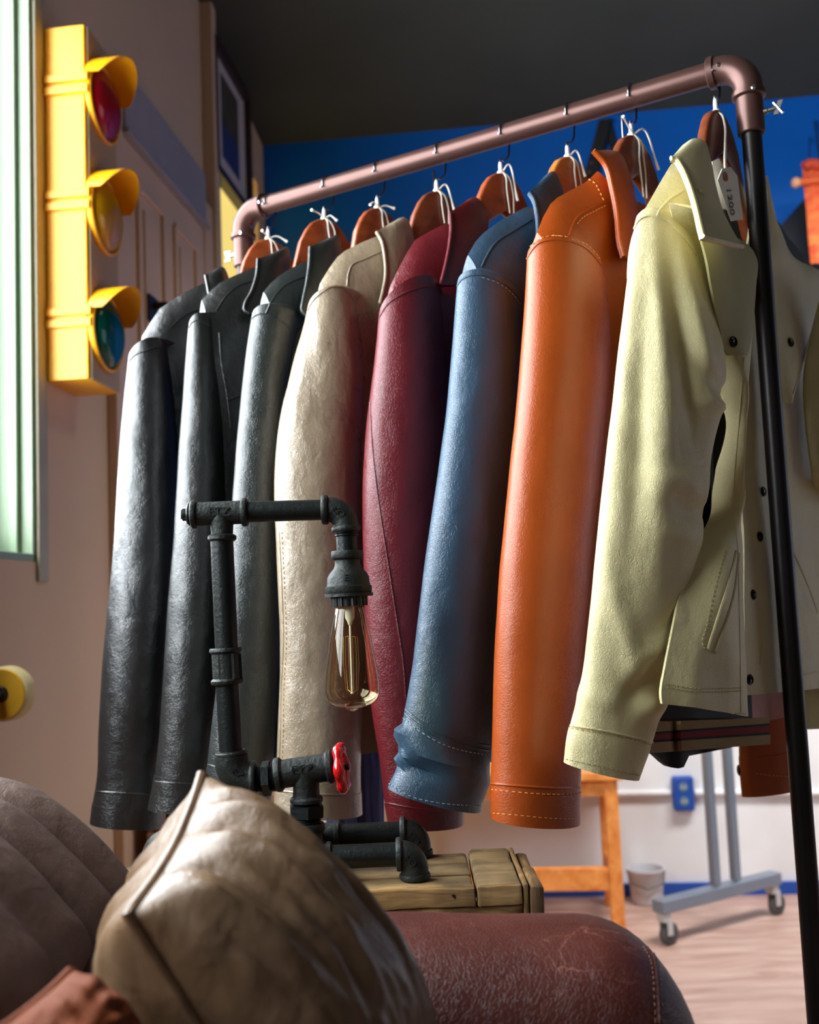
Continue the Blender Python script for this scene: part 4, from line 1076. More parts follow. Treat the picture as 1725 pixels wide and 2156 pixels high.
for path in ([(1405, 1440), (1450, 1448), (1570, 1448)], [(1405, 1447), (1450, 1455), (1570, 1455)], [(1400, 1482), (1450, 1496), (1570, 1503)], [(1528, 1160), (1505, 1240), (1490, 1310), (1483, 1365), (1500, 1372), (1508, 1376)]):
    q = stitches([path], bvp, .003, .0022)
    if q.v: q.obj('stitching', sthread, npan)
for path in ([(1196, 1532), (1250, 1540), (1320, 1553), (1372, 1568)], [(1192, 1598), (1240, 1608), (1300, 1622), (1345, 1632)]):
    q = stitches([path], bvs, .003, .0022)
    if q.v: q.obj('stitching', sthread, s8)
q = seam([[(1197, 1527), (1250, 1535), (1320, 1549), (1374, 1562)]], bvs, .0014)
if q.v: q.obj('seam', m_creml, s8)
for path in ([(1550, 1160), (1530, 1240), (1508, 1310), (1490, 1367)], [(1556, 1165), (1545, 1250), (1525, 1320), (1505, 1372)]):
    q = seam([path], bvp, .0018)
    if q.v: q.obj('pocket_welt', m_creml, npan)
q = seam([[(1578, 560), (1572, 690), (1563, 800), (1556, 890), (1547, 1000), (1546, 1075), (1553, 1150), (1556, 1260), (1559, 1405), (1560, 1500)]], bvp, .0008)
if q.v: q.obj('seam', m_creml, npan)
for path in ([(1724, 650), (1706, 705), (1690, 762), (1664, 850)], [(1608, 1300), (1605, 1350), (1600, 1400)], [(1665, 1150), (1700, 1230), (1722, 1290)], [(1680, 1423), (1722, 1415)]):
    q = seam([path], bvf, .001)
    if q.v: q.obj('seam', m_cream_d, fpan)
m_snap = plain('dark_snap', (34, 28, 24), .25, metal=.85)
def snap(px, py, bv, parent, r=.0062):
    d = ray(px, py).normalized(); h = bv.ray_cast(CAM, d)
    if h[0] is None: return
    p = h[0]; nrm = h[1] if h[1].dot(d) < 0 else -h[1]
    mb = MB(); mb.lathe(p - nrm * .001, p + nrm, [(0, r), (.002, r), (.003, r * .82), (.0025, r * .66), (.0022, r * .55), (.0035, r * .4), (.003, .0005)], 20)
    mb.obj('snap_button', m_snap, parent)
bvl = bvh_of([lap]); snap(1544, 720, bvl, lap)
for (px, py) in ((1665, 721), (1642, 822), (1607, 1035), (1600, 1130), (1586, 1252), (1579, 1431)): snap(px, py, bvf, fpan)
# hanger, string and price tags
pk8, h8 = hanger(H8, R8, F8, (1508, 236), hang_lab[7], m_hang[1], zt8)
ts = thing('price_tag', 'white paper price tag reading 1200 on a string from the cream jacket\'s hanger', 'price tag', pk8)
def p8(px, py, f): return onplane(px, py, H8 + F8 * f, F8)
for dx in (0, 3):
    pts = [p8(1512, 236, .005), p8(1521, 243, .012), p8(1526 + dx * .3, 262, .014), p8(1527 + dx * .5, 300, .016), p8(1526 + dx, 330, .02), p8(1527, 362, .028)]
    mb = MB(); mb.tube([V(q) for q in resample(pts, 24)], .0012, 6); mb.obj('string', m_str, ts)
mb = MB(); ring = [pk8 + Z * .001 + (R8 * math.cos(q) + F8 * math.sin(q)) * .0042 for q in [i * 2 * math.pi / 12 for i in range(13)]]; mb.tube(ring, .0014, 6); mb.obj('knot', m_str, ts)
m_paper = plain('white_tag_paper', (236, 230, 216), .8, var=.04, vscale=60)
tagpx = [(1520, 355), (1538, 352), (1552, 371), (1564, 462), (1539, 466), (1510, 380)]
poly = [p8(x, y, .03) for x, y in tagpx]
mb = MB(); mb.prism(poly, F8 * .0008); tgo = mb.obj('paper_tag', m_paper, ts, smooth=False)
poly = [p8(x, y, .012) for x, y in [(1499, 340), (1513, 334), (1524, 352), (1536, 410), (1545, 445), (1515, 440), (1500, 372)]]
mb = MB(); mb.prism(poly, F8 * .0008); mb.obj('paper_tag', m_paper, ts, smooth=False)
ec = p8(1527, 372, .031)
mb = MB(); mb.lathe(ec, ec + F8, [(0, .0058), (.0012, .0058), (.0013, .002), (.001, .0018)], 20); mb.obj('eyelet', plain('brown_eyelet', (150, 84, 36), .6), tgo, label='brown reinforcing ring')
rv = (p8(1546, 455, .031) - p8(1536, 392, .031)); uv_ = (p8(1552, 410, .031) - p8(1528, 415, .031))
text_mesh('1200', .017, p8(1539, 424, .0318), rv, uv_, plain('pen_ink', (90, 88, 84), .7), 'handwritten_price', tgo, depth=.0002)

# ================================================================== HIDDEN NEIGHBOURS THAT PEEP OUT
# striped knit waistband of a dark jacket between the orange and the cream one
mbm = m_lining
bj = thing('bomber_jacket', 'black jacket with tan, black and red striped knit hem, hanging behind the cream one', 'jacket', at(1480, 1500, 1.40))
Hb = hook_at(1420); ab = R(45); Rb = V((-math.sin(ab), -math.cos(ab), 0)); Fb = V((math.cos(ab), -math.sin(ab), 0))
def bplane(px, py, f=0): return onplane(px, py, Hb + Fb * f, Fb)
bands = [((1520, 1511), (1541, 1523), 'tan'), ((1541, 1523), (1546, 1528), 'black'), ((1546, 1528), (1558, 1542), 'red'), ((1558, 1542), (1563, 1547), 'black'), ((1563, 1547), (1585, 1567), 'tan')]
kn = {'tan': plain('tan_knit', (150, 124, 86), .9, bump=.6, bscale=500), 'black': plain('black_knit', (22, 18, 20), .9, bump=.6, bscale=500), 'red': plain('red_knit', (120, 22, 26), .9, bump=.6, bscale=500)}
def band_grid(t0, t1, f=.012, x0=1340, x1=1621):
    g = []
    for i in range(4):
        u = i / 3; row = []
        for j in range(40):
            s_ = j / 39; x = lerp(x0, x1, s_); y = lerp(lerp(t0[0], t1[0], u), lerp(t0[1], t1[1], u), (x - 1380) / (1620 - 1380))
            bulge = .010 * math.sin(s_ * 9) * .3 - (.012 * math.exp(-((x - 1418) / 8) ** 2))
            row.append(bplane(x + (2 if t0[0] > 1560 else 0), y, f + bulge))
        g.append(row)
    return g
for k, (t0, t1, c_) in enumerate(bands):
    # (left y, right y) of the band's top and bottom
    MB().shell(band_grid((t0[0], t0[1]), (t1[0], t1[1])), .004).obj('knit_band', kn[c_], bj, label={'tan': 'tan knit stripe', 'black': 'black knit stripe', 'red': 'red knit stripe'}[c_])
g = []
for (y, a_, b_) in ((1000, 1420, 1560), (1200, 1400, 1570), (1400, 1370, 1580), (1512, 1350, 1585)):
    g.append([bplane(lerp(a_, b_, j / 11), y, .008 * math.sin(math.pi * j / 11)) for j in range(12)])
MB().shell(g, .006).obj('body', m_lining, bj)
g = []
for u in range(8):
    row = []
    for j in range(20):
        x = lerp(1352, 1562, j / 19)
        bot = interp([1352, 1380, 1405, 1425, 1440, 1446, 1450, 1500, 1540, 1562], [1566, 1588, 1612, 1619, 1616, 1603, 1592, 1582, 1574, 1566], x)
        row.append(bplane(x, lerp(1520, bot, u / 7), -.006 + .004 * math.sin(j)))
    g.append(row)
MB().shell(g, .006).obj('lining_tail', m_lining, bj, label='black lining hanging below the striped hem')
tpb = hook_at(1343) - Z * (rr + .002) - Fb * .026; pbm = bplane(1490, 1000); mb = MB(); mb.tube([pbm, V((tpb.x, tpb.y, pbm.z + .03)), tpb - Z * .02, tpb], .0014, 6); mb.obj('hanging_hook', m_wire, bj)
# orange-brown far sleeve of the orange jacket
t7 = j7[0]
fs = sleeve([(1600, 1000), (1585, 1200), (1576, 1350), (1568, 1465), (1556, 1560), (1557, 1605), (1563, 1676)], [(1690, 1000), (1690, 1200), (1690, 1350), (1692, 1465), (1697, 1560), (1703, 1610), (1708, 1655)], [(0, 1.50), (1, 1.52)], 0, n=50, wr=.003, seed=27, bd_k=.6)
k_ = int(50 * .86); lc_ = sum(fs[-1], V((0, 0, 0))) / len(fs[-1])
o_ = MB().loft(fs + turned_in(fs)).obj('sleeve', m_orl, t7, label='far sleeve with buttoned cuff')
cr = cuff_ring(fs, k_, len(fs), .0018); MB().loft([fs[k_]] + cr + [fs[-1]]).obj('cuff', m_orl, t7, label='far cuff below the cream hem')
bvo = bvh_of([o_]); q = stitches([[(1590, 1628), (1650, 1634), (1690, 1636)]], bvo, off=.003)
if q.v: q.obj('stitching', plain('orange_thread', (230, 170, 90), .7), o_)
mb = MB(); c_ = at(1560, 1622, 1.50); mb.lathe(c_, c_ + V((-1, -.2, 0)), [(-.004, .008), (.002, .008), (.004, .004)], 14); mb.obj('cuff_button', m_snap, o_)
# blue jeans behind the taupe sleeve
m_den = plain('blue_denim', (96, 104, 160), .85, col2=(64, 72, 124), vscale=30, stretch=(6, 6, .6), bump=.3, bscale=200)
jn = thing('jeans', 'faded blue jeans hanging from the rack behind the taupe and burgundy jackets', 'jeans', at(755, 1700, 1.40))
Hj = hook_at(872); aj = R(53); Rj = V((-math.sin(aj), -math.cos(aj), 0)); Fj = V((math.cos(aj), -math.sin(aj), 0))
def jp(px, py): return onplane(px, py, Hj, Fj)
for k, (a0, a1, b0, b1) in enumerate(((690, 748, 690, 752), (748, 806, 752, 808))):
    rings = []
    for i in range(24):
        t = i / 23; y = lerp(640, 1760, t); xa, xb = lerp(a0, b0, t), lerp(a1, b1, t); A, B = jp(xa, y), jp(xb, y); c_ = (A + B) / 2; a_ = (B - A) / 2; th_ = lerp(.005, .012, max(0, t - .75) / .25)
        rings.append([c_ + a_ * math.cos(q) * (1 + .04 * math.sin(5 * q + 3 * t)) + Fj * (th_ * math.sin(q) * (1 + .2 * math.sin(6 * q))) for q in [j * 2 * math.pi / 28 for j in range(28)]])
    MB().loft(rings).obj('trouser_leg', m_den, jn)
A, B = jp(690, 640), jp(806, 640)
mb = MB(); mb.tube([A, B], .006, 12); mb.obj('waistband', m_den, jn)
tp = hook_at(939) - Z * (rr + .002) - Fj * .03; b_ = V((tp.x, tp.y, A.z + .02))
mb = MB(); mb.tube([A + Z * .006, (A + b_) / 2, b_, tp], .0016, 6); mb.obj('hanging_hook', m_wire, jn)
# ================================================================== CRATE
YN, YF_ = 1.03, 1.125
ztop = at(890, 1849, YN).z
def ct(px, py): return atz(px, py, ztop)
m_old = wood('weathered_crate_wood', (120, 88, 52), (186, 148, 98), scale=7, axis=(1.2, 10, 10), rough=.75, bump=.6, dark=(66, 50, 34), spec=.2)
m_old2 = wood('weathered_crate_endgrain', (100, 74, 46), (158, 122, 80), scale=7, axis=(10, 3, 1.2), rough=.75, bump=.6, dark=(60, 46, 32), spec=.2)
m_oldtop = wood('grey_crate_top', (104, 84, 56), (160, 130, 90), scale=6, axis=(1.2, 9, 9), rough=.8, bump=.5, dark=(48, 40, 30), spec=.2)
fr = ct(1096, 1860); bk_ = ct(1075, 1785)
xr = (fr.x + bk_.x) / 2; yf = fr.y; yb = bk_.y
x_out = ct(1145, 1861).x
xl = -.42
cr_ = thing('wooden_crate', 'weathered wooden crate under the pipe lamp behind the sofa arm', 'crate', ((xl + x_out) / 2, (yf + yb) / 2, 0))
ext = x_out - xr; xd = ct(1001, 1862).x
rnd = random.Random(3)
def rough_box(name, c, size, mat, parent, bev=.004, jag=.0015, cuts=14):
    b = bmesh.new(); bmesh.ops.create_cube(b, size=1)
    for v in b.verts: v.co = V((v.co.x * size[0], v.co.y * size[1], v.co.z * size[2]))
    bmesh.ops.bevel(b, geom=list(b.edges), offset=min(bev, min(size) * .3), segments=2, affect='EDGES', profile=.5)
    ax = max(range(3), key=lambda k: size[k])
    es = [e for e in b.edges if abs((e.verts[0].co - e.verts[1].co)[ax]) > size[ax] * .7]
    bmesh.ops.subdivide_edges(b, edges=es, cuts=cuts, use_grid_fill=True)
    for v in b.verts:
        p = v.co + V(c); n_ = noise.noise(p * 40) * jag + noise.noise(p * 140) * jag * .6
        v.co += V((n_, noise.noise(p * 55 + V((5, 0, 0))) * jag, noise.noise(p * 60 + V((0, 9, 0))) * jag * 1.2)); v.co += V(c)
    return mk(name, b, mat, parent, angle=30)
th = .02
gapd = (yb - yf) / 3
# top boards: three long slats, one cross board near the right end
for k in range(3):
    yy = yf + gapd * (k + .5)
    rough_box('top_board', ((xl + xd) / 2, yy, ztop - .0016 - th / 2), (xd - xl - .003, gapd - (.004 if k else .002), th), m_oldtop, cr_, jag=.0007)
rough_box('cross_board', ((xd + xr) / 2, (yf + yb) / 2, ztop - th / 2 + .0005), (xr - xd - .002, yb - yf, th + .001), m_oldtop, cr_, jag=.0012)
# front edge: board and thin slat under it, then the opening
rough_box('front_rail', ((xl + xd) / 2, yf + .004, ztop - .0100), (xd - xl - .002, .014, .0172), m_old, cr_, bev=.0015, jag=.0014, cuts=40)
rough_box('front_rail', ((xd + xr) / 2, yf + .004, ztop - .0096), (xr - xd - .002, .0145, .018), m_old, cr_, bev=.0015, jag=.0010)
rough_box('lower_edge_slat', ((xl + xr) / 2, yf + .006, ztop - .0235), (xr - xl, .012, .0085), m_old, cr_, bev=.0015, jag=.0022, cuts=50)
# right end: upright board, then the corner posts
rough_box('end_board', (xr + ext * .13, (yf + yb) / 2, ztop / 2), (ext * .24, yb - yf + .004, ztop - .001), m_old2, cr_, bev=.0015, jag=.0010, cuts=24)
rough_box('corner_post', (xr + ext * .64, yf + .032, ztop / 2 - .0005), (ext * .72, .07, ztop - .002), m_old2, cr_, bev=.004, jag=.0014, cuts=30)
rough_box('corner_post', (xr + ext * .62, (yf + .07 + yb) / 2, ztop / 2 - .002), (ext * .70, yb - yf - .075, ztop - .005), m_old2, cr_, bev=.004, jag=.0014, cuts=30)
for z_ in (ztop - .38, .12): rough_box('inner_board', ((xl + xr) / 2, (yf + yb) / 2, z_), (xr - xl, yb - yf - .01, .018), m_old, cr_)
rough_box('back_board', ((xl + xr) / 2, yb - .008, ztop / 2 - .02), (xr - xl, .012, ztop - .06), m_old, cr_)
rough_box('left_board', (xl - .009, (yf + yb) / 2, ztop / 2), (.018, yb - yf, ztop - .002), m_old2, cr_)
rough_box('front_slat', ((xl + xr) / 2, yf + .008, .18), (xr - xl, .014, .3), m_old, cr_)
for (px, py) in ((890, 1893), (955, 1889), (1036, 1880)):
    d = ray(px, py); p_ = CAM + d * ((yf - .003) / d.y); mb = MB(); mb.lathe(p_ + V((0, .004, 0)), p_ + V((0, -1, 0)), [(0, .0032), (.0034, .0032), (.004, .0025)], 10); mb.obj('nail_head', m_dark, cr_)
d = ray(1129, 1955); p_ = CAM + d * ((yf - .0095) / d.y); mb = MB(); mb.lathe(p_ + V((0, .004, 0)), p_ + V((0, -1, 0)), [(0, .006), (.004, .006), (.0048, .004), (.003, .0035), (.003, .001)], 14); mb.obj('screw_head', m_dark, cr_)

# ================================================================== PIPE LAMP
YL = (YN + YF_) / 2
K = YL / F
m_iron = plain('black_iron_pipe', (26, 30, 29), .4, metal=.55, spec=.5, var=.12, vscale=60, bump=.25, bscale=260)
m_iron2 = plain('cast_iron_fitting', (32, 36, 33), .52, metal=.4, spec=.5, var=.18, vscale=70, bump=.5, bscale=220)
def LP(px, py, Y=None): return at(px, py, Y or YL)
lamp = thing('pipe_lamp', 'industrial black iron pipe table lamp with clear filament bulb and red valve wheel', 'lamp', LP(645, 1850))
def pipe(a, b_, prof, name, mat=None, n=28, parent=None, phase=0, Y=None, label=None, sm=True):
    """a, b_: pixel ends on the lamp's own plane; prof: (fraction, radius in lamp pixels)"""
    A = LP(*a, Y) if len(a) == 2 else V(a); B = LP(*b_, Y) if len(b_) == 2 else V(b_); L_ = (B - A).length; kk = (Y or YL) / F
    mb = MB(); mb.lathe(A, B, [(t * L_, r_ * kk) for t, r_ in prof], n, phase)
    return mb.obj(name, mat or m_iron2, parent or lamp, label=label, angle=35, smooth=sm)
def bead(t, w_, r0_, r1_): return [(t - w_, r0_), (t - w_, r1_ - 1.5), (t - w_ * .6, r1_), (t + w_ * .6, r1_), (t + w_, r1_ - 1.5), (t + w_, r0_)]
# top tee
tee = pipe((403, 1083), (522, 1078), [(0, 24)] + [(.0, 27), (.02, 30), (.06, 31), (.1, 29), (.11, 25)] + [(.14, 25), (.86, 25)] + [(.89, 25), (.9, 29), (.94, 31), (.98, 30), (1, 27), (1, 22)], 'top_tee')
pipe((467, 1085), (468, 1140), [(0, 25), (.4, 24), (.72, 23), (.74, 26), (.8, 30), (.92, 30), (.98, 27), (1, 22)], 'tee_branch', parent=tee)
pipe((385, 1084), (405, 1083), [(0, 13), (.45, 13), (.5, 21), (.7, 24), (.75, 17), (1, 17)], 'end_plug', m_iron, 20, parent=tee)
pipe((383, 1084), (394, 1084), [(0, 13), (1, 14)], 'plug_head', m_iron, 4, phase=R(45), parent=tee, sm=False)
text_mesh('ETZ', 26 * K, LP(461, 1078, YL - 25.3 * K), rt, up, m_iron2, 'cast_letters', tee, depth=.0006)
# arm
pipe((515, 1078), (690, 1073), [(0, 22), (1, 22)], 'arm_pipe', m_iron)
def elbow_px(pts, r, name, rings=(), Y=None, mat=None, parent=None):
    kk = (Y or YL) / F
    P_ = [LP(x, y, Y) for x, y in resample(pts, 18)]
    mb = MB(); mb.tube(P_, [r * kk] * 18, 28)
    for (a, b_, rr_) in rings:
        A, B = LP(*a, Y), LP(*b_, Y); L_ = (B - A).length
        mb.lathe(A, B, [(0, r * kk * .9), (.05 * L_, (rr_ - 2) * kk), (.3 * L_, rr_ * kk), (.7 * L_, rr_ * kk), (.95 * L_, (rr_ - 2) * kk), (L_, r * kk * .9)], 28)
    return mb.obj(name, mat or m_iron2, parent or lamp, angle=35)
e1 = elbow_px([(686, 1073), (702, 1074), (717, 1082), (726, 1096), (729, 1114)], 27, 'elbow', rings=(((677, 1073.5), (692, 1073), 32), ((728.5, 1107), (729.5, 1120), 31)))
text_mesh('EO', 20 * K, LP(713, 1079, YL - 27.2 * K), rt * .8 - up * .6, up * .8 + rt * .6, m_iron2, 'cast_letters', e1, depth=.0006)
pipe((729, 1116), (731, 1166), [(0, 24), (.12, 25), (.16, 22.5), (.24, 25), (.28, 22), (.9, 22), (1, 22)], 'nipple', m_iron)
bell = pipe((731, 1160), (735, 1256), [(0, 26), (.0, 33), (.03, 34), (.15, 34), (.18, 32), (.2, 27), (.3, 27), (.38, 30), (.5, 40), (.58, 44), (.72, 45), (.76, 46), (.78, 49), (.9, 49), (.93, 47), (.93, 51), (1, 51), (1, 30)], 'reducing_bell')
text_mesh('E', 20 * K, LP(730, 1216, YL - 44.2 * K), rt, up * .9 + V((0, .35, 0)), m_iron2, 'cast_letter', bell, depth=.0008)
mb = MB(); A, B = LP(735, 1254), LP(736, 1276); rings = []
tA = (B - A).normalized(); ax_ = tA.cross(V((0, 1, 0))).normalized(); ay_ = tA.cross(ax_)
for t in (0, 1):
    ring = []
    for j in range(72):
        q = 2 * math.pi * j / 72; r_ = (39 if (j // 2) % 2 else 36.5) * K; ring.append(A.lerp(B, t) + (ax_ * math.cos(q) + ay_ * math.sin(q)) * r_)
    rings.append(ring)
mb.loft(rings)
m_bake = plain('black_bakelite', (16, 17, 18), .35)
sk = mb.obj('socket', m_bake, lamp, smooth=False, label='ribbed black bulb socket')
# bulb
m_glass, nt, b = newmat('amber_clear_glass')
b.inputs['Base Color'].default_value = (1, .97, .86, 1); sock(b, 'Roughness', .0); sock(b, 'IOR', 1.45); sock(b, 'Transmission Weight', 1.0)
tb = nt.nodes.new('ShaderNodeBsdfTransparent'); tb.inputs[0].default_value = (.97, .91, .74, 1)
gl = nt.nodes.new('ShaderNodeBsdfGlossy'); gl.inputs['Roughness'].default_value = .03; gl.inputs[0].default_value = (1, .96, .85, 1)
lw_ = nt.nodes.new('ShaderNodeLayerWeight'); lw_.inputs[0].default_value = .5
pw_ = nt.nodes.new('ShaderNodeMath'); pw_.operation = 'POWER'; pw_.inputs[1].default_value = 2.6; nt.links.new(lw_.outputs['Facing'], pw_.inputs[0])
fz = nt.nodes.new('ShaderNodeMapRange'); fz.inputs['To Min'].default_value = .03; fz.inputs['To Max'].default_value = .75; nt.links.new(pw_.outputs[0], fz.inputs[0])
mxs = nt.nodes.new('ShaderNodeMixShader'); nt.links.new(fz.outputs[0], mxs.inputs[0]); nt.links.new(tb.outputs[0], mxs.inputs[1]); nt.links.new(gl.outputs[0], mxs.inputs[2])
nt.links.new(mxs.outputs[0], nt.nodes['Material Output'].inputs[0])
b0, b1 = (736, 1272), (743, 1498)
bulb = pipe(b0, b1, [(0, 26), (.03, 30), (.1, 33), (.2, 38), (.35, 44.5), (.5, 50), (.65, 55), (.75, 57.5), (.82, 57.5), (.88, 53), (.925, 43), (.95, 31), (.965, 20), (.975, 13), (.985, 9), (.995, 5), (1, .5)], 'bulb', m_glass, 40, label='clear amber tinted bulb')
m_fil = plain('filament_wire', (190, 150, 90), .3, metal=.8)
m_stem = plain('stem_glass', (222, 226, 222), .15, spec=.6)
bx = (LP(*b1) - LP(*b0)); ax0 = bx.normalized()
def bp(t, dx=0, dy=0): return LP(*b0) + bx * t + (rt * dx + V((0, 1, 0)) * dy) * K
mb = MB(); mb.lathe(bp(.0), bp(1), [(0, 11 * K), (bx.length * .13, 10 * K), (bx.length * .16, 6 * K), (bx.length * .19, 4.5 * K), (bx.length * .2, 2.2 * K), (bx.length * .82, 2.0 * K), (bx.length * .83, 4 * K), (bx.length * .84, 2 * K)], 14); stm = mb.obj('glass_stem', m_stem, bulb)
for k in range(6):
    q = k * math.pi / 3 + .3; c_, s_ = math.cos(q), math.sin(q)
    mb = MB(); mb.tube([bp(.3, 6 * c_, 6 * s_), bp(.31, 15 * c_, 15 * s_), bp(.55, 17 * c_, 17 * s_), bp(.8, 13 * c_, 13 * s_), bp(.82, 4 * c_, 4 * s_)], .0003, 5); mb.obj('filament', m_fil, bulb)
# riser
pipe((467, 1132), (478, 1378), [(0, 24), (1, 24)], 'riser_pipe', m_iron)
cp = pipe((475, 1364), (479, 1440), [(0, 24), (.0, 32), (.05, 34), (.1, 34), (.14, 31), (.16, 29.5), (.84, 29.5), (.86, 31), (.9, 34), (.96, 34), (1, 32), (1, 24)], 'coupling')
for dx in (-14, 14, 30):
    kk = math.sqrt(max(0, 29.5 ** 2 - dx * dx)) if abs(dx) < 29 else 4
    A, B = LP(475.5 + dx, 1376, YL - kk * K), LP(478.5 + dx, 1430, YL - kk * K); mb = MB(); mb.box((A + B) / 2, ((5) * K, 5 * K, (B - A).length), (rt, V((0, 1, 0)), (A - B).normalized())); mb.obj('coupling_rib', m_iron2, cp, smooth=False)
pipe((478, 1432), (487, 1592), [(0, 24), (1, 24)], 'riser_pipe', m_iron)
e2 = elbow_px([(487, 1590), (489, 1610), (498, 1628), (514, 1639), (536, 1643)], 35, 'elbow', rings=(((486.5, 1581), (487.5, 1592), 33), ((529, 1643), (541, 1642), 40)))
text_mesh('EZ', 22 * K, LP(500, 1628, YL - 35.3 * K), rt * .8 - up * .6, up * .8 + rt * .6, m_iron2, 'cast_letters', e2, depth=.0006)
def thread(a, b_, r, n_): return [(k / (2 * n_), r if k % 2 else r - 2) for k in range(2 * n_ + 1)]
pipe((538, 1641), (556, 1639), thread(0, 1, 28, 4), 'threaded_nipple', m_iron)
pipe((552, 1640), (571, 1638), [(0, 31), (.1, 36), (.9, 36), (1, 31)], 'union_nut', m_iron, 6, phase=R(12), sm=False)
pipe((569, 1638), (584, 1636), thread(0, 1, 29, 4), 'threaded_nipple', m_iron)
vt = pipe((580, 1632), (704, 1613), [(0, 24), (.0, 33), (.03, 35), (.09, 35), (.12, 31), (.14, 29), (.86, 29), (.88, 31), (.9, 34), (.96, 34), (.99, 31), (1, 24)], 'valve_tee')
text_mesh('ETZ', 26 * K, LP(637, 1621, YL - 29.3 * K), rt + up * .1, up, m_iron2, 'cast_letters', vt, depth=.0006)
pipe((644, 1625), (646, 1692), [(0, 30), (.5, 27), (.76, 28), (.78, 31), (.84, 34), (.94, 34), (.98, 31), (1, 24)], 'tee_branch', parent=vt)
pipe((702, 1614), (716, 1612), [(0, 24), (.3, 24), (.35, 10), (1, 10)], 'valve_stem', m_iron, 16)
# red hand wheel: scalloped rim seen edge-on, spokes, hub
m_red = plain('red_enamel', (196, 10, 16), .22, spec=.6, coat=.5)
wc_ = LP(720, 1616); wa = (LP(760, 1610) - LP(700, 1619)).normalized(); wb1 = V((0, 1, 0)); wb1 = (wb1 - wa * wb1.dot(wa)).normalized(); wb2 = wa.cross(wb1)
wa = (wa * math.cos(R(5)) - wb1 * math.sin(R(5))).normalized(); wb1 = (wb1 - wa * wb1.dot(wa)).normalized(); wb2 = wa.cross(wb1)
pts = []; rs_ = []
for k in range(73):
    q = 2 * math.pi * k / 72; lob = math.cos(6 * q); r_ = (41 + 1.8 * lob) * K
    pts.append(wc_ + (wb1 * math.cos(q) + wb2 * math.sin(q)) * r_); rs_.append((10.2 + 1.6 * lob) * K)
mb = MB(); mb.tube(pts, rs_, 14, caps=False); wheel = mb.obj('hand_wheel', m_red, lamp, label='red enamelled valve hand wheel')
for k in range(3):
    q = 2 * math.pi * k / 3 + .4; mb = MB(); mb.tube([wc_ - wa * 2 * K, wc_ + (wb1 * math.cos(q) + wb2 * math.sin(q)) * 38 * K], [8 * K, 6 * K], 10); mb.obj('spoke', m_red, wheel)
mb = MB(); mb.lathe(wc_ - wa * 9 * K, wc_ + wa, [(0, 11 * K), (14 * K, 11 * K), (16 * K, 8 * K)], 16); mb.obj('hub', m_red, wheel)
mb = MB(); mb.lathe(wc_ + wa * 7 * K, wc_ + wa * 9, [(0, 7 * K), (7 * K, 7 * K), (9 * K, 4 * K)], 6); mb.obj('wheel_nut', m_iron, wheel, smooth=False)
# lower stack
pipe((646, 1688), (646, 1700), thread(0, 1, 28, 3), 'threaded_nipple', m_iron)
pipe((646, 1694), (646, 1721), [(0, 33), (.06, 38), (.94, 38), (1, 33)], 'union_nut', m_iron, 6, phase=R(20), sm=False)
pipe((646, 1719), (646, 1736), thread(0, 1, 30, 4), 'threaded_nipple', m_iron)
ctz = LP(646, 1775)
pipe((646, 1732), (646, 1800), [(0, 28), (.0, 35), (.08, 38), (.2, 38), (.28, 34), (.32, 33), (1, 33)], 'base_tee')
# base: cross pipe in depth, two long runs with elbow feet
zc1 = at(760, 1802, YN).z
def base_run(Y, ring_x, end_x, foot, r, name):
    kk = Y / F
    z_ = zc1
    def B(x): 
        d = ray(x, 1800); X = d.x / d.y * Y; return V((X, Y, z_))
    xl_, xe = B(596), B(end_x)
    mb = MB(); mb.tube([xl_, xe], r * kk, 28); o_ = mb.obj('base_pipe', m_iron, lamp)
    for x_ in (ring_x, 600):
        c_ = B(x_); mb = MB(); mb.lathe(c_ - r0 * 6 * kk, c_ + r0, [(0, (r + 2) * kk), (2 * kk, (r + 7) * kk), (10 * kk, (r + 7) * kk), (12 * kk, (r + 2) * kk)], 28); mb.obj('ring_collar', m_iron2, o_)
    # tee body between the collars
    mb = MB(); mb.lathe(B(600), B(ring_x), [(0, (r + 3) * kk), ((B(ring_x) - B(600)).length, (r + 3) * kk)], 28); mb.obj('tee_body', m_iron2, lamp)
    for sgn, ex in ((1, B(end_x)), (-1, B(596) - r0 * .12)):
        if sgn < 0: mb = MB(); mb.tube([B(600), ex], r * kk, 24); mb.obj('base_pipe', m_iron, lamp)
        er_ = (z_ - ztop) - .006; er_ = max(.012, er_ * .8)
        c_ = ex - Z * er_
        pts = [ex - r0 * sgn * 4 * kk] + [c_ + r0 * sgn * er_ * math.sin(q) + Z * er_ * math.cos(q) for q in [R(90) * i / 12 for i in range(13)]] 
        last = pts[-1]; pts.append(V((last.x, last.y, ztop + .004)))
        mb = MB(); mb.tube(pts, (r + 4) * kk, 28)
        mb.lathe(ex - r0 * sgn * 8 * kk, ex + r0 * sgn, [(0, (r + 1) * kk), (1 * kk, (r + 8) * kk), (4 * kk, (r + 10) * kk), (10 * kk, (r + 10) * kk), (13 * kk, (r + 7) * kk), (14 * kk, (r + 2) * kk)], 28)
        lastb = V((last.x, last.y, ztop))
        mb.lathe(lastb, lastb + Z, [(0, (r + 2) * kk), (0, (r + 7) * kk), (5 * kk, (r + 8.5) * kk), (11 * kk, (r + 7) * kk), (13 * kk, (r + 2) * kk)], 28)
        eo = mb.obj('elbow_foot', m_iron2, lamp, angle=35)
        if sgn > 0:
            tp_ = c_ + (r0 * .72 + Z * .72) * er_ - V((0, 1, 0)) * (r + 4.3) * kk
            text_mesh('EO', 20 * kk, tp_, r0 * .72 - Z * .7, r0 * .7 + Z * .72, m_iron2, 'cast_letters', eo, depth=.0006)
base_run(YN, 693, 842, None, 24, 'near'); base_run(YF_, 712, 852, None, 24, 'far')
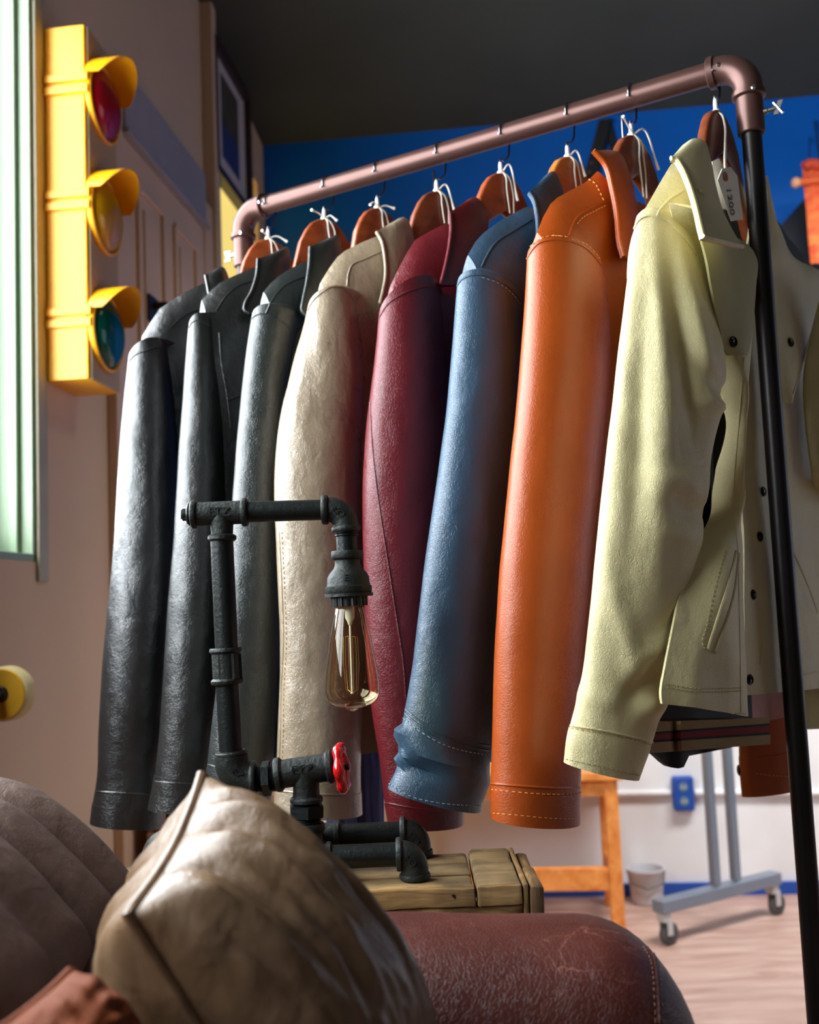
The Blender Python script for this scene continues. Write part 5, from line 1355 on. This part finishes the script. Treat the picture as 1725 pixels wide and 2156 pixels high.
d = ray(650, 1800); xc = d.x / d.y * YL
mb = MB(); mb.tube([V((xc, YN, zc1)), V((xc, YF_, zc1))], 27 * K, 28); mb.obj('cross_pipe', m_iron, lamp)
mb = MB(); mb.lathe(V((xc, YN + .012, zc1)), V((xc, 9, zc1)), [(0, 28 * K), (.002, 36 * K), (.008, 36 * K), (.01, 28 * K)], 28); mb.obj('ring_collar', m_iron2, lamp)

# ================================================================== SOFA
m_arm = leather('maroon_sofa_leather', (74, 26, 18), .48, spec=.4, pebble=.5, crease=.15, var=.2, wear=(170, 112, 92))
m_backl = leather('brown_sofa_leather', (92, 70, 62), .5, spec=.4, pebble=.35, crease=.5, var=.15)
m_foot = plain('dark_sofa_foot', (40, 26, 20), .4)
sofa = thing('sofa', 'worn maroon leather sofa with rolled arm and brown channelled back cushion', 'sofa', (-.25, .6, 0))
YA0, YA1 = .735, .94
za = at(1000, 1969, .80).z
xe = at(1450, 2140, .845).x
def arm_ring(x, sc, drop=0):
    """rounded section of the arm in the depth/height plane"""
    w_ = (YA1 - YA0) / 2; yc = (YA0 + YA1) / 2; ring = []
    for j in range(40):
        q = 2 * math.pi * j / 40; cx, sx = math.cos(q), math.sin(q)
        e = .72
        yy = w_ * math.copysign(abs(cx) ** e, cx); zz = .13 * math.copysign(abs(sx) ** e, sx)
        ring.append(V((x, yc + yy * sc, za - .13 + zz * sc - drop)))
    return ring
rings = []
xs0 = -.42; rad = .08
for i in range(30): 
    x = lerp(xs0, xe - rad, i / 29); u = i / 29
    dr = .004 * noise.noise(V((x * 9, 0, 0))) + .006 * max(0, (u - .75) / .25) ** 2
    rings.append(arm_ring(x, 1, dr))
for i in range(1, 13):
    a_ = R(90) * i / 12
    rings.append(arm_ring(xe - rad + rad * math.sin(a_), max(.02, 1 - .62 * (1 - math.cos(a_)) ** 1.0), .006 + .012 * (1 - math.cos(a_))))
arm = MB().loft(rings).obj('arm', m_arm, sofa, label='rounded maroon leather arm')
bva = bvh_of([arm])
q = seam([[(1362, 1992), (1374, 2015), (1381, 2050), (1385, 2100), (1388, 2156)]], bva, .0014)
if q.v: q.obj('piping', m_arm, arm)
q = stitches([[(1369, 1994), (1381, 2016), (1389, 2050), (1393, 2100), (1396, 2154)]], bva, .0032, .002, .0004)
if q.v: q.obj('stitching', plain('tan_thread', (128, 78, 56), .7), arm)
q = stitches([[(1354, 1994), (1367, 2016), (1374, 2050), (1377, 2100), (1380, 2154)]], bva, .0032, .002, .0004)
if q.v: q.obj('stitching', plain('tan_thread', (128, 78, 56), .7), arm)
mb = MB(); mb.box((-.09, (YA0 + YA1) / 2, (za - .18 + .1) / 2), (2 * (xe - .03 + .09), YA1 - YA0 - .03, za - .18 - .1)); mb.obj('arm_panel', m_arm, sofa, bevel=.02, seg=3)
# backrest: channelled roll running towards the camera along the left side
YB = .93
prof_px = [(-260, 1660), (-150, 1622), (-60, 1614), (0, 1623), (70, 1643), (150, 1690), (220, 1752), (270, 1808), (305, 1850), (322, 1900), (326, 1980), (320, 2080), (300, 2160)]
pr = [at(x, y, YB) for x, y in prof_px]
prr = [V(p) for p in resample([tuple(p) for p in pr], 44)]
bdir2 = V((-.10, -1, 0)).normalized()
cen = V((pr[3].x - .02, YB, .60))
rings = []; LB = .95
NS = 120
chan = [.0, .055, .115, .18, .25, .33, .42, .52, .63, .75, .95]
for i in range(NS):
    dd = LB * (i / (NS - 1)) ** 1.25
    kx = max(k for k in range(len(chan)) if chan[k] <= dd + 1e-9); kx = min(kx, len(chan) - 2)
    u = (dd - chan[kx]) / (chan[kx + 1] - chan[kx]); puff = (max(0, 4 * u * (1 - u))) ** .35
    if i == 0: puff = .5
    ring = []
    for j, p in enumerate(prr):
        outd = (p - cen); outd.y = 0; outd.normalize()
        ring.append(p + bdir2 * dd + outd * (.014 * (puff - 1) + .0015 * noise.noise(V((p.x * 30, dd * 14, p.z * 12)))))
    ring.append(V((ring[-1].x, ring[-1].y, .35))); ring.append(V((ring[0].x, ring[0].y, .35)))
    rings.append(ring)
bk2 = MB().loft(rings).obj('backrest', m_backl, sofa, angle=60, label='brown channelled back cushion')
for kx in range(1, len(chan) - 1):
    pts = []
    for j, p in enumerate(prr):
        outd = (p - cen); outd.y = 0; outd.normalize(); pts.append(p + bdir2 * chan[kx] + outd * (-.0135))
    mb = MB(); mb.tube(pts, .0016, 6); mb.obj('channel_seam', m_dark, bk2)
mb = MB(); mb.box((-.12, .30, .42), (.66, .74, .16)); mb.obj('seat_cushion', m_arm, sofa, bevel=.04, seg=4)
mb = MB(); mb.box((-.3, .30, .24), (1.0, 1.1, .24)); mb.obj('base', m_arm, sofa, bevel=.02, seg=3)
for (x, y) in ((-.72, .78), (.14, .78), (-.72, -.2), (.14, -.2)):
    mb = MB(); mb.lathe(V((x, y, 0)), V((x, y, 1)), [(0, .022), (.06, .028), (.13, .03)], 16); mb.obj('foot', m_foot, sofa)

# ================================================================== PILLOWS
m_pil = leather('tan_pillow_leather', (116, 90, 66), .36, spec=.5, pebble=.25, crease=.5, var=.12)
m_rust = leather('rust_pillow_leather', (104, 46, 12), .7, spec=.2, pebble=.25, crease=.4, var=.12)
def pillow(name, label, corners, thick, mat, group=None, n=64, folds=None, seam_label=None, pinch=.10, back=1.0):
    """corners A (top), B, C, D in order; two puffed faces meeting at a seam"""
    A, B, C_, D = corners
    ctr = (A + B + C_ + D) / 4
    nrm = (C_ - A).cross(D - B).normalized()
    if nrm.dot(CAM - ctr) < 0: nrm = -nrm
    t_ = thing(name, label, 'cushion', (ctr.x, ctr.y, min(c.z for c in corners)), group)
    def base(u, v):
        p = A * (1 - u) * (1 - v) + B * u * (1 - v) + C_ * u * v + D * (1 - u) * v
        # concave edges
        eu, ev = 4 * u * (1 - u), 4 * v * (1 - v)
        p = p + (ctr - p) * (pinch * (eu * (1 - ev) + ev * (1 - eu)) * .6)
        return p
    def h(u, v):
        e = max(0, 16 * u * (1 - u) * v * (1 - v)); return e ** .42
    faces = []
    for sgn, nm in ((1, 'front_face'), (-1, 'back_face')):
        g = []
        for i in range(n):
            row = []
            for j in range(n):
                u, v = i / (n - 1), j / (n - 1); e = h(u, v); p = base(u, v)
                d = thick / 2 * e * (back if sgn < 0 else 1)
                if folds: d += folds(u, v, sgn) * min(1, e * 2.2)
                row.append(p + nrm * sgn * max(.002 * min(1, e * 5), d))
            g.append(row)
        mb = MB(); mb.add([p for r_ in g for p in r_], [[i * n + j, i * n + j + 1, (i + 1) * n + j + 1, (i + 1) * n + j] for i in range(n - 1) for j in range(n - 1)])
        faces.append(mb.obj(nm, mat, t_, angle=180))
    for f in faces:
        pass
    ed = [base(i / 39, 0) for i in range(40)] + [base(1, i / 39) for i in range(1, 40)] + [base(1 - i / 39, 1) for i in range(1, 40)] + [base(0, 1 - i / 39) for i in range(1, 39)]
    ed.append(ed[0].copy())
    mb = MB(); mb.tube(ed, .0034, 8, caps=False); mb.obj('seam_welt', mat, t_)
    return t_, faces
def pf(u, v, sgn):
    # folds radiating from the top edge A-B towards the middle
    g = 0
    for (u0, v0, du, dv, wd_, am) in ((.30, .0, -.05, 1, .035, .012), (.42, .0, .10, 1, .04, -.012), (.55, .0, .05, 1, .05, .014), (.72, .0, .0, 1, .035, -.010), (.85, .0, -.2, 1, .05, .008), (.15, .0, .12, 1, .04, .008), (.06, .0, .25, 1, .03, -.006)):
        uu = u - (u0 + du * v); g += am * math.exp(-(uu / wd_) ** 2) * math.exp(-v / .38)
    g *= 1.0; g += .004 * noise.noise(V((u * 14 + sgn, v * 3, .5))) + .0035 * noise.noise(V((u * 30, v * 8, sgn)))
    return g
A = at(424, 1630, .70); B = at(268, 1925, .575); C_ = at(660, 2600, .60); D = at(905, 2190, .725)
pil, fcs = pillow('throw_pillow', 'large tan leather throw pillow standing on its corner before the sofa back', (A, B, C_, D), .15, m_pil, folds=pf, back=1.5)
A2 = at(150, 2046, .585); B2 = at(-30, 2190, .53); C2 = at(90, 2500, .52); D2 = at(330, 2230, .57)
pil2, _ = pillow('throw_pillow', 'rust brown leather throw pillow peeking into the bottom left corner', (A2, B2, C2, D2), .10, m_rust, folds=lambda u, v, s: .004 * noise.noise(V((u * 8, v * 8, s))))
